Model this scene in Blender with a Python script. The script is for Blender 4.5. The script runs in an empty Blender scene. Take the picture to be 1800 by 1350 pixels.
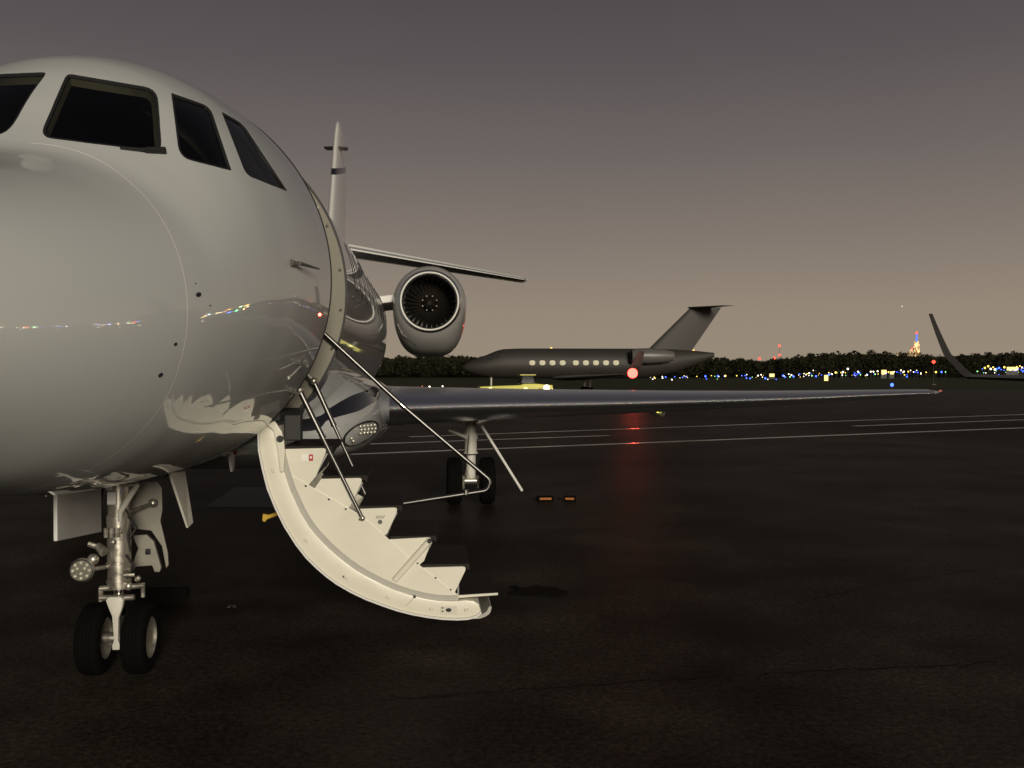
import bpy, bmesh, math, random
import numpy as np
from mathutils import Vector, Matrix
from mathutils.geometry import delaunay_2d_cdt
random.seed(7); rng = np.random.default_rng(7)
R = math.radians
SC = bpy.context.scene
COL = SC.collection

# ------------------------------------------------------------------ camera, sky, key light, exposure
CAM_H = 1.80
cd = bpy.data.cameras.new("camera"); cam = bpy.data.objects.new("camera", cd); COL.objects.link(cam)
cd.sensor_width = 36.0; cd.lens = 1720.0 / 1800.0 * 36.0
cd.clip_start = 0.05; cd.clip_end = 40000.0
cam.location = (0, 0, CAM_H)
cam.rotation_euler = (R(90) - math.atan(19 / 1720.0), 0, 0)
SC.camera = cam

W = bpy.data.worlds.new("World"); SC.world = W; W.use_nodes = True
wn = W.node_tree; wn.nodes.clear()
def wnode(t): return wn.nodes.new(t)
w_out = wnode("ShaderNodeOutputWorld"); w_bg = wnode("ShaderNodeBackground")
w_tc = wnode("ShaderNodeTexCoord"); w_sep = wnode("ShaderNodeSeparateXYZ"); w_rmp = wnode("ShaderNodeValToRGB")
wn.links.new(w_tc.outputs["Generated"], w_sep.inputs[0])
w_nz = wnode("ShaderNodeTexNoise"); w_nz.inputs["Scale"].default_value = 1.6; w_nz.inputs["Detail"].default_value = 3
wn.links.new(w_tc.outputs["Generated"], w_nz.inputs["Vector"])
w_m1 = wnode("ShaderNodeMath"); w_m1.operation = "MULTIPLY_ADD"; w_m1.inputs[1].default_value = 0.05; w_m1.inputs[2].default_value = -0.025
wn.links.new(w_nz.outputs["Fac"], w_m1.inputs[0])
w_ad = wnode("ShaderNodeMath"); w_ad.operation = "ADD"
wn.links.new(w_sep.outputs["Z"], w_ad.inputs[0]); wn.links.new(w_m1.outputs[0], w_ad.inputs[1])
wn.links.new(w_ad.outputs[0], w_rmp.inputs[0]); wn.links.new(w_rmp.outputs[0], w_bg.inputs[0]); wn.links.new(w_bg.outputs[0], w_out.inputs[0])
SKY = [(0.0, (.315, .258, .192)), (0.06, (.300, .246, .190)), (0.14, (.220, .184, .157)), (0.22, (.153, .131, .124)),
       (0.30, (.105, .092, .094)), (0.40, (.068, .061, .064)), (0.65, (.045, .041, .045)), (1.0, (.036, .034, .038))]
cr = w_rmp.color_ramp
while len(cr.elements) < len(SKY): cr.elements.new(0.5)
for e, (p, c) in zip(cr.elements, SKY): e.position = p; e.color = (*c, 1)
w_bg.inputs[1].default_value = 1.0

sd = bpy.data.lights.new("apron_floodlight", "SUN"); sun = bpy.data.objects.new("apron_floodlight", sd); COL.objects.link(sun)
sd.energy = 2.5; sd.angle = R(13.0); sd.color = (1.0, .91, .74)
SUN_EL, SUN_AZ = R(11.5), R(15)
to_sun = Vector((math.sin(SUN_AZ) * math.cos(SUN_EL), -math.cos(SUN_AZ) * math.cos(SUN_EL), math.sin(SUN_EL)))
sun.rotation_euler = to_sun.to_track_quat('Z', 'Y').to_euler(); sun.location = (8, -20, 12)

SC.view_settings.view_transform = 'Standard'; SC.view_settings.look = 'None'
SC.view_settings.exposure = 0.0; SC.view_settings.gamma = 1.0; SC.view_settings.use_curve_mapping = False
SC.render.engine = 'CYCLES'
SC.cycles.max_bounces = 8; SC.cycles.transparent_max_bounces = 12
SC.cycles.caustics_reflective = False; SC.cycles.caustics_refractive = False

# ------------------------------------------------------------------ materials
def mat(name, col, rough=.5, metal=0., coat=0., coat_r=.05, noise=0., nscale=8., bump=0., bscale=30., spec=.5, rnoise=0.):
    m = bpy.data.materials.new(name); m.use_nodes = True
    nt = m.node_tree; b = nt.nodes["Principled BSDF"]
    b.inputs["Base Color"].default_value = (*col, 1); b.inputs["Roughness"].default_value = rough
    b.inputs["Metallic"].default_value = metal; b.inputs["Coat Weight"].default_value = coat; b.inputs["Coat Roughness"].default_value = coat_r
    b.inputs["Specular IOR Level"].default_value = spec
    if noise or bump or rnoise:
        tc = nt.nodes.new("ShaderNodeTexCoord")
    if noise or rnoise:
        n = nt.nodes.new("ShaderNodeTexNoise"); n.inputs["Scale"].default_value = nscale; n.inputs["Detail"].default_value = 5
        nt.links.new(tc.outputs["Object"], n.inputs["Vector"])
    if noise:
        mx = nt.nodes.new("ShaderNodeMix"); mx.data_type = 'RGBA'
        mx.inputs[6].default_value = (*[c * (1 - noise) for c in col], 1); mx.inputs[7].default_value = (*[min(1, c * (1 + noise)) for c in col], 1)
        nt.links.new(n.outputs["Fac"], mx.inputs[0]); nt.links.new(mx.outputs[2], b.inputs["Base Color"])
    if rnoise:
        mr = nt.nodes.new("ShaderNodeMapRange"); mr.inputs[1].default_value = .3; mr.inputs[2].default_value = .7
        mr.inputs[3].default_value = max(0, rough - rnoise); mr.inputs[4].default_value = rough + rnoise
        nt.links.new(n.outputs["Fac"], mr.inputs[0]); nt.links.new(mr.outputs[0], b.inputs["Roughness"])
    if bump:
        n2 = nt.nodes.new("ShaderNodeTexNoise"); n2.inputs["Scale"].default_value = bscale; n2.inputs["Detail"].default_value = 4
        nt.links.new(tc.outputs["Object"], n2.inputs["Vector"])
        bp = nt.nodes.new("ShaderNodeBump"); bp.inputs["Strength"].default_value = 1.0; bp.inputs["Distance"].default_value = bump
        nt.links.new(n2.outputs["Fac"], bp.inputs["Height"]); nt.links.new(bp.outputs[0], b.inputs["Normal"])
    return m
def emit(name, col, s):
    m = bpy.data.materials.new(name); m.use_nodes = True; nt = m.node_tree; nt.nodes.clear()
    o = nt.nodes.new("ShaderNodeOutputMaterial"); e = nt.nodes.new("ShaderNodeEmission")
    e.inputs[0].default_value = (*col, 1); e.inputs[1].default_value = s; nt.links.new(e.outputs[0], o.inputs[0])
    return m

def skin_material():
    """white aircraft paint with a clear coat, a navy cheat line along the lower cabin, dark trim on the inner side"""
    m = mat("white_aircraft_paint", (.50, .515, .51), rough=.5, coat=1.0, coat_r=.03, noise=.035, nscale=1.7, bump=.0009, bscale=2.4)
    nt = m.node_tree; b = nt.nodes["Principled BSDF"]
    b.inputs["Coat IOR"].default_value = 1.54
    src = b.inputs["Base Color"].links[0].from_socket
    tc = nt.nodes.new("ShaderNodeTexCoord"); sp = nt.nodes.new("ShaderNodeSeparateXYZ"); nt.links.new(tc.outputs["Object"], sp.inputs[0])
    def mth(op, a, b_, clamp=False):
        q = nt.nodes.new("ShaderNodeMath"); q.operation = op; q.use_clamp = clamp
        for i, v in enumerate((a, b_)):
            if isinstance(v, (int, float)): q.inputs[i].default_value = v
            else: nt.links.new(v, q.inputs[i])
        return q.outputs[0]
    a_, z_ = sp.outputs["Y"], sp.outputs["Z"]
    def curve(pts):
        n_ = nt.nodes.new("ShaderNodeFloatCurve"); c = n_.mapping.curves[0]
        q = [((a - 1.0) / 9.0, z - 1.0) for a, z in pts]
        c.points[0].location = q[0]; c.points[1].location = q[-1]
        for p_ in q[1:-1]: c.points.new(*p_)
        for p_ in c.points: p_.handle_type = 'AUTO_CLAMPED'
        n_.mapping.use_clip = False; n_.mapping.update(); nt.links.new(mth('DIVIDE', mth('SUBTRACT', a_, 1.0), 9.0), n_.inputs["Value"])
        return mth('ADD', n_.outputs[0], 1.0)
    up = curve([(1.0, 1.335), (1.34, 1.352), (2.2, 1.39), (2.57, 1.405), (2.82, 1.49), (3.1, 1.562), (3.45, 1.608), (4.7, 1.66), (10, 1.70)])
    lo = curve([(1.0, 1.335), (1.34, 1.34), (2.2, 1.315), (2.52, 1.30), (2.71, 1.385), (2.9, 1.42), (3.2, 1.45), (3.58, 1.498), (4.1, 1.527), (4.88, 1.572), (10, 1.62)])
    band = mth('MULTIPLY', mth('MULTIPLY', mth('LESS_THAN', z_, up), mth('GREATER_THAN', z_, lo)), mth('GREATER_THAN', a_, 1.345))
    mx = nt.nodes.new("ShaderNodeMix"); mx.data_type = 'RGBA'
    nt.links.new(band, mx.inputs[0]); nt.links.new(src, mx.inputs[6]); mx.inputs[7].default_value = (.006, .0075, .014, 1)
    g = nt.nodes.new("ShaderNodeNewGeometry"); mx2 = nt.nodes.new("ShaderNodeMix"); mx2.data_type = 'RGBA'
    nt.links.new(g.outputs["Backfacing"], mx2.inputs[0]); nt.links.new(mx.outputs[2], mx2.inputs[6]); mx2.inputs[7].default_value = (.02, .019, .018, 1)  # backfaces coloured dark, standing for the shade inside the hull
    nt.links.new(mx2.outputs[2], b.inputs["Base Color"])
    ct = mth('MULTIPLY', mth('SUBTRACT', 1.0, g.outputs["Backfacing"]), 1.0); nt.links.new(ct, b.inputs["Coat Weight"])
    return m
M = {}
M['skin'] = skin_material()
M['rail'] = mat("dark_polished_rail", (.17, .165, .16), rough=.36, metal=1, noise=.1, nscale=20)
M['seal'] = mat("grey_edge_seal", (.42, .41, .37), rough=.5, noise=.08, nscale=20)  # grey of the door lip seal, also used for the painted step shade
M['paint'] = mat("white_paint_plain", (.74, .73, .71), rough=.4, coat=.5, coat_r=.06, noise=.05, nscale=3)
M['cream'] = mat("cream_stair_paint", (.76, .73, .62), rough=.33, noise=.05, nscale=5, rnoise=.08, bump=.0006, bscale=6)
M['cream_dull'] = mat("cream_edge_band", (.66, .63, .54), rough=.45, noise=.10, nscale=9)
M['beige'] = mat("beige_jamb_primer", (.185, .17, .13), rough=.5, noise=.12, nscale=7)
M['blind'] = mat("grey_window_blind", (.32, .33, .31), rough=.7, noise=.35, nscale=6)
M['liner'] = mat("beige_cockpit_trim", (.15, .135, .10), rough=.75, noise=.2, nscale=14)
M['black'] = mat("black_seal_rubber", (.012, .012, .013), rough=.6)
M['dark'] = mat("dark_interior", (.018, .018, .02), rough=.8)
M['seat'] = mat("dark_blue_seat_leather", (.10, .13, .17), rough=.5, noise=.3, nscale=20)
M['chrome'] = mat("polished_steel", (.78, .76, .73), rough=.12, metal=1, noise=.05, nscale=20)
M['steel'] = mat("gear_grey_steel", (.50, .47, .41), rough=.36, metal=.85, noise=.22, nscale=22, rnoise=.12, bump=.0006, bscale=60)
M['gearpaint'] = mat("gear_white_enamel", (.60, .58, .52), rough=.42, noise=.12, nscale=12)
M['bracegrey'] = mat("brace_panel_grey", (.25, .235, .20), rough=.5, noise=.2, nscale=14)
M['gearpanel'] = mat("gear_door_inner_grey", (.80, .79, .77), rough=.4, coat=.3, noise=.10, nscale=6)
M['rubber'] = mat("tyre_rubber", (.0038, .0035, .0032), rough=.9, spec=.08, noise=.3, nscale=30, bump=.001, bscale=80)
M['slat'] = mat("bare_metal_leading_edge", (.82, .85, .92), rough=.31, metal=1., noise=.06, nscale=4)
M['wing'] = mat("wing_grey_paint", (.22, .225, .24), rough=.4, coat=.3, noise=.08, nscale=3)
M['nacelle'] = mat("nacelle_grey_paint", (.30, .29, .28), rough=.33, coat=.5, noise=.06, nscale=3)
M['liphi'] = mat("bright_intake_lip", (.86, .85, .80), rough=.5, metal=.15)
M['duct'] = mat("intake_duct_dark", (.022, .021, .019), rough=.5)
M['blade'] = mat("fan_blade_metal", (.05, .045, .038), rough=.45, metal=.8)
M['tread'] = mat("black_tread_grip", (.032, .028, .026), rough=.95, bump=.0015, bscale=160, spec=.1)
M['riser'] = mat("grey_riser_metal", (.25, .25, .25), rough=.35, metal=.6)
M['yellow'] = mat("yellow_strap", (.55, .36, .03), rough=.6)
M['red'] = mat("red_print", (.45, .02, .02), rough=.5)
M['lampglass'] = mat("lamp_lens", (.42, .42, .36), rough=.12, spec=.7)
M['bowl'] = mat("lamp_bowl", (.10, .095, .075), rough=.25, metal=.3)
M['led'] = mat("led_reflector", (.85, .81, .68), rough=.3, metal=.6)
M['navy'] = mat("navy_band", (.012, .016, .035), rough=.4)
M['plaque'] = mat("plaque_print", (.10, .10, .09), rough=.6)
M['seam'] = mat("pale_seam_sealant", (.86, .85, .82), rough=.4)

def glass_material(name, tint, base=(.01, .011, .013)):
    m = bpy.data.materials.new(name); m.use_nodes = True; nt = m.node_tree; nt.nodes.clear()
    o = nt.nodes.new("ShaderNodeOutputMaterial"); mx = nt.nodes.new("ShaderNodeMixShader"); tr = nt.nodes.new("ShaderNodeBsdfTransparent")
    gl = nt.nodes.new("ShaderNodeBsdfGlossy"); fr = nt.nodes.new("ShaderNodeFresnel"); fr.inputs[0].default_value = 1.5
    tr.inputs[0].default_value = (*tint, 1); gl.inputs["Roughness"].default_value = .02; gl.inputs[0].default_value = (.9, .95, 1, 1)
    nt.links.new(fr.outputs[0], mx.inputs[0]); nt.links.new(tr.outputs[0], mx.inputs[1]); nt.links.new(gl.outputs[0], mx.inputs[2]); nt.links.new(mx.outputs[0], o.inputs[0])
    return m
M['glass'] = glass_material("cockpit_glass", (.55, .56, .50))
M['glass2'] = mat("cabin_window_glass", (.015, .016, .018), rough=.05, spec=.8)

# ------------------------------------------------------------------ mesh helpers
class MB:
    def __init__(s): s.v = []; s.f = []; s.mi = []; s.cur = 0
    def add(s, vs, fs):
        o = len(s.v); s.v += [tuple(map(float, v)) for v in vs]
        for f in fs: s.f.append([i + o for i in f]); s.mi.append(s.cur)
        return s
    def box(s, c, d, rot=None):
        vs = []
        for x in (-.5, .5):
            for y in (-.5, .5):
                for z in (-.5, .5):
                    v = Vector((x * d[0], y * d[1], z * d[2]))
                    if rot is not None: v = rot @ v
                    vs.append(v + Vector(c))
        return s.add(vs, [(0, 1, 3, 2), (4, 6, 7, 5), (0, 4, 5, 1), (2, 3, 7, 6), (0, 2, 6, 4), (1, 5, 7, 3)])
    def tube(s, pts, r, n=12, cap=True):
        P = [Vector(p) for p in pts]; rr = r if hasattr(r, '__len__') else [r] * len(P)
        up = Vector((0, 0, 1)); rings = []
        prev = None
        for i, p in enumerate(P):
            t = (P[min(i + 1, len(P) - 1)] - P[max(i - 1, 0)]).normalized()
            if prev is None:
                a = t.cross(up)
                if a.length < 1e-3: a = t.cross(Vector((0, 1, 0)))
            else: a = prev - t * prev.dot(t)
            a.normalize(); prev = a; b = t.cross(a)
            rings.append([p + (a * math.cos(2 * math.pi * k / n) + b * math.sin(2 * math.pi * k / n)) * rr[i] for k in range(n)])
        vs = [v for ring in rings for v in ring]; fs = []
        for i in range(len(P) - 1):
            for k in range(n): fs.append((i * n + k, i * n + (k + 1) % n, (i + 1) * n + (k + 1) % n, (i + 1) * n + k))
        if cap: fs += [tuple(reversed(range(n))), tuple(range((len(P) - 1) * n, len(P) * n))]
        return s.add(vs, fs)
    def lathe(s, prof, axis='x', c=(0, 0, 0), n=32, close=False):
        vs = []; fs = []; m = len(prof)
        for k in range(n):
            t = 2 * math.pi * k / n
            for (h, r) in prof:
                q = {'x': (h, r * math.cos(t), r * math.sin(t)), 'y': (r * math.cos(t), h, r * math.sin(t)), 'z': (r * math.cos(t), r * math.sin(t), h)}[axis]
                vs.append((q[0] + c[0], q[1] + c[1], q[2] + c[2]))
        for k in range(n):
            k2 = (k + 1) % n
            for i in range(m - 1 + (1 if close else 0)):
                j = (i + 1) % m
                fs.append((k * m + i, k * m + j, k2 * m + j, k2 * m + i))
        return s.add(vs, fs)
    def prism(s, poly, lo, hi, axis='y'):
        """poly of (u,w): axis y -> (x,z), axis x -> (y,z), axis z -> (x,y)"""
        g = {'y': lambda u, w, h: (u, h, w), 'x': lambda u, w, h: (h, u, w), 'z': lambda u, w, h: (u, w, h)}[axis]
        n = len(poly)
        vs = [g(u, w, lo) for u, w in poly] + [g(u, w, hi) for u, w in poly]
        return s.add(vs, [tuple(range(n)), tuple(reversed(range(n, 2 * n)))] + [(i, (i + 1) % n, n + (i + 1) % n, n + i) for i in range(n)])
    def sphere(s, c, r, n=10, sc=(1, 1, 1)):
        vs = []; fs = []; m = n // 2
        for i in range(m + 1):
            f = math.pi * i / m
            for k in range(n):
                t = 2 * math.pi * k / n
                vs.append((c[0] + r * sc[0] * math.sin(f) * math.cos(t), c[1] + r * sc[1] * math.sin(f) * math.sin(t), c[2] + r * sc[2] * math.cos(f)))
        for i in range(m):
            for k in range(n): fs.append((i * n + k, (i + 1) * n + k, (i + 1) * n + (k + 1) % n, i * n + (k + 1) % n))
        return s.add(vs, fs)
    def loft(s, rings, closed=True, cap=True):
        n = len(rings[0]); vs = [v for r in rings for v in r]; fs = []
        for i in range(len(rings) - 1):
            for k in range(n if closed else n - 1): fs.append((i * n + k, i * n + (k + 1) % n, (i + 1) * n + (k + 1) % n, (i + 1) * n + k))
        if cap and closed: fs += [tuple(reversed(range(n))), tuple(range((len(rings) - 1) * n, len(rings) * n))]
        return s.add(vs, fs)
    def build(s, name, m, parent=None, smooth=False, bevel=0., ang=35, loc=None, fix=True):
        me = bpy.data.meshes.new(name); me.from_pydata(s.v, [], s.f)
        ms = m if isinstance(m, (list, tuple)) else [m]
        for x in ms: me.materials.append(x)
        if len(ms) > 1: me.polygons.foreach_set("material_index", s.mi)
        if fix:
            bm = bmesh.new(); bm.from_mesh(me); bmesh.ops.recalc_face_normals(bm, faces=bm.faces)
            if bevel:
                es = [e for e in bm.edges if len(e.link_faces) == 2 and e.calc_face_angle(0) > R(30)]
                bmesh.ops.bevel(bm, geom=es, offset=bevel, segments=2, affect='EDGES', profile=.6, clamp_overlap=True)
            bm.to_mesh(me); bm.free()
        if smooth:
            me.polygons.foreach_set("use_smooth", [True] * len(me.polygons))
            me.set_sharp_from_angle(angle=R(ang))
        o = bpy.data.objects.new(name, me); COL.objects.link(o)
        if parent: o.parent = parent
        if loc is not None: o.location = loc
        return o
def tag(o, label=None, cat=None, group=None, kind=None):
    if label: o['label'] = label
    if cat: o['category'] = cat
    if group: o['group'] = group
    if kind: o['kind'] = kind
    return o
def empty(name, loc=(0, 0, 0), rz=0., parent=None):
    o = bpy.data.objects.new(name, None); COL.objects.link(o); o.location = loc; o.rotation_euler = (0, 0, rz); o.empty_display_size = .3
    if parent: o.parent = parent
    return o
def share(src, name, parent, loc=(0, 0, 0), rot=(0, 0, 0), scale=(1, 1, 1)):
    o = bpy.data.objects.new(name, src.data); COL.objects.link(o); o.parent = parent; o.location = loc; o.rotation_euler = rot; o.scale = scale
    return o
def copy_tree(o, parent=None):
    c = o.copy(); COL.objects.link(c); c.parent = parent
    for ch in list(o.children): copy_tree(ch, c)
    return c
def round_poly(pts, rads, n=5):
    out = []; N_ = len(pts)
    for i in range(N_):
        p = np.array(pts[i], float); a = np.array(pts[i - 1], float) - p; b = np.array(pts[(i + 1) % N_], float) - p
        r = rads if not hasattr(rads, '__len__') else rads[i]
        la, lb = np.linalg.norm(a), np.linalg.norm(b); r = min(r, la * .45, lb * .45)
        s0 = p + a / la * r; s1 = p + b / lb * r
        for k in range(n + 1):
            t = k / n; out.append(tuple((1 - t) ** 2 * s0 + 2 * t * (1 - t) * p + t * t * s1))
    return out
def resample(poly, step):
    out = []
    for i in range(len(poly)):
        a = np.array(poly[i]); b = np.array(poly[(i + 1) % len(poly)]); k = max(1, int(math.ceil(np.linalg.norm(b - a) / step)))
        for j in range(k): out.append(tuple(a + (b - a) * j / k))
    return out
def inside(px, py, poly):
    P = np.array(poly); x, y = np.asarray(px), np.asarray(py); r = np.zeros(x.shape, bool)
    for i in range(len(P)):
        x1, y1 = P[i]; x2, y2 = P[(i + 1) % len(P)]
        if y1 == y2: continue
        c = ((y1 > y) != (y2 > y)) & (x < (x2 - x1) * (y - y1) / (y2 - y1) + x1); r ^= c
    return r
def edge_dist(px, py, poly):
    P = np.array(poly); d = np.full(np.shape(px), 1e9)
    for i in range(len(P)):
        a = P[i]; b = P[(i + 1) % len(P)]; ab = b - a; L = (ab ** 2).sum() + 1e-12
        t = np.clip(((px - a[0]) * ab[0] + (py - a[1]) * ab[1]) / L, 0, 1)
        d = np.minimum(d, np.hypot(px - a[0] - t * ab[0], py - a[1] - t * ab[1]))
    return d
def inset(poly, d):
    P = np.array(poly); c = []
    area = .5 * np.sum(P[:, 0] * np.roll(P[:, 1], -1) - P[:, 1] * np.roll(P[:, 0], -1)); sg = 1 if area > 0 else -1
    for i in range(len(P)):
        t = P[(i + 1) % len(P)] - P[i - 1]; n = np.array([-t[1], t[0]]) * sg; n /= (np.linalg.norm(n) + 1e-9); c.append(tuple(P[i] + n * d))
    return c
def pchip(xs, ys):
    xs = np.array(xs, float); ys = np.array(ys, float); h = np.diff(xs); d = np.diff(ys) / h; m = np.zeros_like(xs)
    for i in range(1, len(xs) - 1):
        if d[i - 1] * d[i] > 0:
            w1 = 2 * h[i] + h[i - 1]; w2 = h[i] + 2 * h[i - 1]; m[i] = (w1 + w2) / (w1 / d[i - 1] + w2 / d[i])
    m[0] = d[0]; m[-1] = d[-1]
    def f(x):
        x = np.clip(np.asarray(x, float), xs[0], xs[-1]); i = np.clip(np.searchsorted(xs, x) - 1, 0, len(h) - 1); t = (x - xs[i]) / h[i]
        return ys[i] * (2 * t**3 - 3 * t**2 + 1) + m[i] * h[i] * (t**3 - 2 * t**2 + t) + ys[i + 1] * (-2 * t**3 + 3 * t**2) + m[i + 1] * h[i] * (t**3 - t**2)
    return f

# ------------------------------------------------------------------ setting: ground, lines, grass, wood, skyline
def asphalt_material():
    m = mat("damp_asphalt", (.03, .027, .023), rough=.5)
    nt = m.node_tree; b = nt.nodes["Principled BSDF"]; tc = nt.nodes.new("ShaderNodeTexCoord")
    def nz(sc, det=6, rough=.6):
        n = nt.nodes.new("ShaderNodeTexNoise"); n.inputs["Scale"].default_value = sc; n.inputs["Detail"].default_value = det; n.inputs["Roughness"].default_value = rough
        nt.links.new(tc.outputs["Object"], n.inputs["Vector"]); return n.outputs["Fac"]
    big, mid, fine = nz(.22), nz(1.1), nz(34, 5, .8)
    ad = nt.nodes.new("ShaderNodeMath"); ad.operation = 'MULTIPLY_ADD'; ad.inputs[1].default_value = .38; nt.links.new(big, ad.inputs[0])
    ad2 = nt.nodes.new("ShaderNodeMath"); ad2.operation = 'MULTIPLY_ADD'; ad2.inputs[1].default_value = .24; nt.links.new(mid, ad2.inputs[0]); nt.links.new(ad2.outputs[0], ad.inputs[2])
    ad3 = nt.nodes.new("ShaderNodeMath"); ad3.operation = 'MULTIPLY'; ad3.inputs[1].default_value = .42; nt.links.new(fine, ad3.inputs[0]); nt.links.new(ad3.outputs[0], ad2.inputs[2])
    rp = nt.nodes.new("ShaderNodeValToRGB"); rp.color_ramp.elements[0].position = .40; rp.color_ramp.elements[1].position = .60
    rp.color_ramp.elements[0].color = (.007, .0056, .0044, 1); rp.color_ramp.elements[1].color = (.046, .037, .029, 1)
    nt.links.new(ad.outputs[0], rp.inputs[0])
    grit = nz(26, 6, .85); gm = nt.nodes.new("ShaderNodeMapRange"); gm.inputs[1].default_value = .36; gm.inputs[2].default_value = .64; gm.inputs[3].default_value = .35; gm.inputs[4].default_value = 1.75; nt.links.new(grit, gm.inputs[0])
    pat = nz(.55, 4, .55); pm = nt.nodes.new("ShaderNodeMapRange"); pm.inputs[1].default_value = .35; pm.inputs[2].default_value = .65; pm.inputs[3].default_value = .62; pm.inputs[4].default_value = 1.35; nt.links.new(pat, pm.inputs[0])
    gp = nt.nodes.new("ShaderNodeMath"); gp.operation = 'MULTIPLY'; nt.links.new(gm.outputs[0], gp.inputs[0]); nt.links.new(pm.outputs[0], gp.inputs[1])
    vm = nt.nodes.new("ShaderNodeVectorMath"); vm.operation = 'SCALE'; nt.links.new(rp.outputs[0], vm.inputs[0]); nt.links.new(gp.outputs[0], vm.inputs[3]); nt.links.new(vm.outputs[0], b.inputs["Base Color"])
    mr = nt.nodes.new("ShaderNodeMapRange"); mr.inputs[1].default_value = .35; mr.inputs[2].default_value = .65; mr.inputs[3].default_value = .36; mr.inputs[4].default_value = .60
    nt.links.new(ad.outputs[0], mr.inputs[0]); nt.links.new(mr.outputs[0], b.inputs["Roughness"])
    bp = nt.nodes.new("ShaderNodeBump"); bp.inputs["Strength"].default_value = .6; bp.inputs["Distance"].default_value = .005
    f2 = nz(110, 4); nt.links.new(f2, bp.inputs["Height"]); nt.links.new(bp.outputs[0], b.inputs["Normal"])
    b.inputs["Specular IOR Level"].default_value = .012
    return m
M['asphalt'] = asphalt_material()
M['field'] = mat("dark_night_grass", (.030, .034, .012), rough=.95, noise=.5, nscale=.12, spec=.1)
M['line'] = mat("worn_white_paint", (.26, .24, .21), rough=.22, spec=.8, noise=.45, nscale=2.2)
M['crack'] = mat("tar_seam", (.012, .010, .0085), rough=.8, spec=.1)
M['stain'] = mat("oil_stain", (.011, .0095, .008), rough=.8, spec=.05)
M['wet'] = mat("bluish_repair_patch", (.075, .085, .105), rough=.6, noise=.25, nscale=3, spec=.2)  # bluish tone, paler than the asphalt around it
tag(MB().add([(-20000, -3000, -.05), (20000, -3000, -.05), (20000, 20000, -.05), (-20000, 20000, -.05)], [(0, 1, 2, 3)]).build("ground", M['field'], fix=False), kind='structure')
tag(MB().add([(-260, -120, 0), (300, -120, 0), (300, 104, 0), (-260, 112, 0)], [(0, 1, 2, 3)]).build("apron", M['asphalt'], fix=False), kind='structure')

def ground_line(name, x0, y0, x1, y1, w, m, z=.004):
    d = Vector((x1 - x0, y1 - y0, 0)).normalized(); n = Vector((-d.y, d.x, 0)) * w / 2
    k = max(2, int(math.hypot(x1 - x0, y1 - y0) / .5)); vs = []; fs = []
    for i in range(k + 1):
        p = Vector((x0, y0, z)).lerp(Vector((x1, y1, z)), i / k); j = random.uniform(.75, 1.08)
        vs += [p + n * j, p - n * j]
        if i: fs.append((2 * i - 2, 2 * i - 1, 2 * i + 1, 2 * i))
    return tag(MB().add(vs, fs).build(name, m, fix=False), kind='structure')
ground_line("painted_line", -18, 14.2, 60, 54.5, .30, M['line'])
ground_line("painted_line", -2.9, 27.6, 45, 56.2, .26, M['line'])
ground_line("painted_line", -4.0, 24.6, 2.8, 28.2, .26, M['line'])
ground_line("painted_line", 11.6, 33.2, 60, 60.5, .28, M['line'])
# cracks and a stain in the foreground asphalt
def crack(pts, w):
    vs = []; fs = []; P = []
    for (a, b) in zip(pts[:-1], pts[1:]):
        for k in range(14):
            t = k / 14; P.append((a[0] + (b[0] - a[0]) * t + random.gauss(0, .012), a[1] + (b[1] - a[1]) * t + random.gauss(0, .018)))
    for i, (x, y) in enumerate(P):
        ww = w * random.uniform(.4, 1.2); vs += [(x, y - ww / 2, .004), (x, y + ww / 2, .004)]
        if i: fs.append((2 * i - 2, 2 * i, 2 * i + 1, 2 * i - 1))
    return tag(MB().add(vs, fs).build("pavement_crack", M['crack'], fix=False), kind='structure')
crack([(-.72, 5.35), (.1, 5.55), (.9, 5.72), (1.9, 5.9), (3.1, 6.05)], .018)
crack([(1.25, 5.75), (1.5, 5.05), (1.62, 4.5)], .014)
crack([(2.2, 7.6), (3.1, 8.3), (4.6, 9.1)], .016)
def blot(name, cx, cy, rx, ry, m, z=.004, seed=1, ang=0):
    r_ = random.Random(seed); ph = [r_.uniform(0, 6.28) for _ in range(5)]; vs = []
    for k in range(48):
        t = 2 * math.pi * k / 48; s = 1 + .18 * math.sin(2 * t + ph[0]) + .12 * math.sin(3 * t + ph[1]) + .08 * math.sin(7 * t + ph[2])
        x, y = rx * s * math.cos(t), ry * s * math.sin(t)
        vs.append((cx + x * math.cos(ang) - y * math.sin(ang), cy + x * math.sin(ang) + y * math.cos(ang), z))
    return tag(MB().add(vs, [tuple(range(48))]).build(name, m, fix=False), kind='structure')
blot("oil_stain", .215, 8.05, .20, .22, M['stain'], seed=3)
blot("oil_stain", .02, 8.2, .05, .07, M['stain'], seed=5)
tag(MB().add([(-4.11, 13.1, .004), (-2.55, 13.05, .004), (-2.9, 15.4, .004), (-4.37, 15.4, .004)], [(0, 1, 2, 3)]).build("pavement_patch", M['wet'], fix=False), kind='structure')

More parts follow.
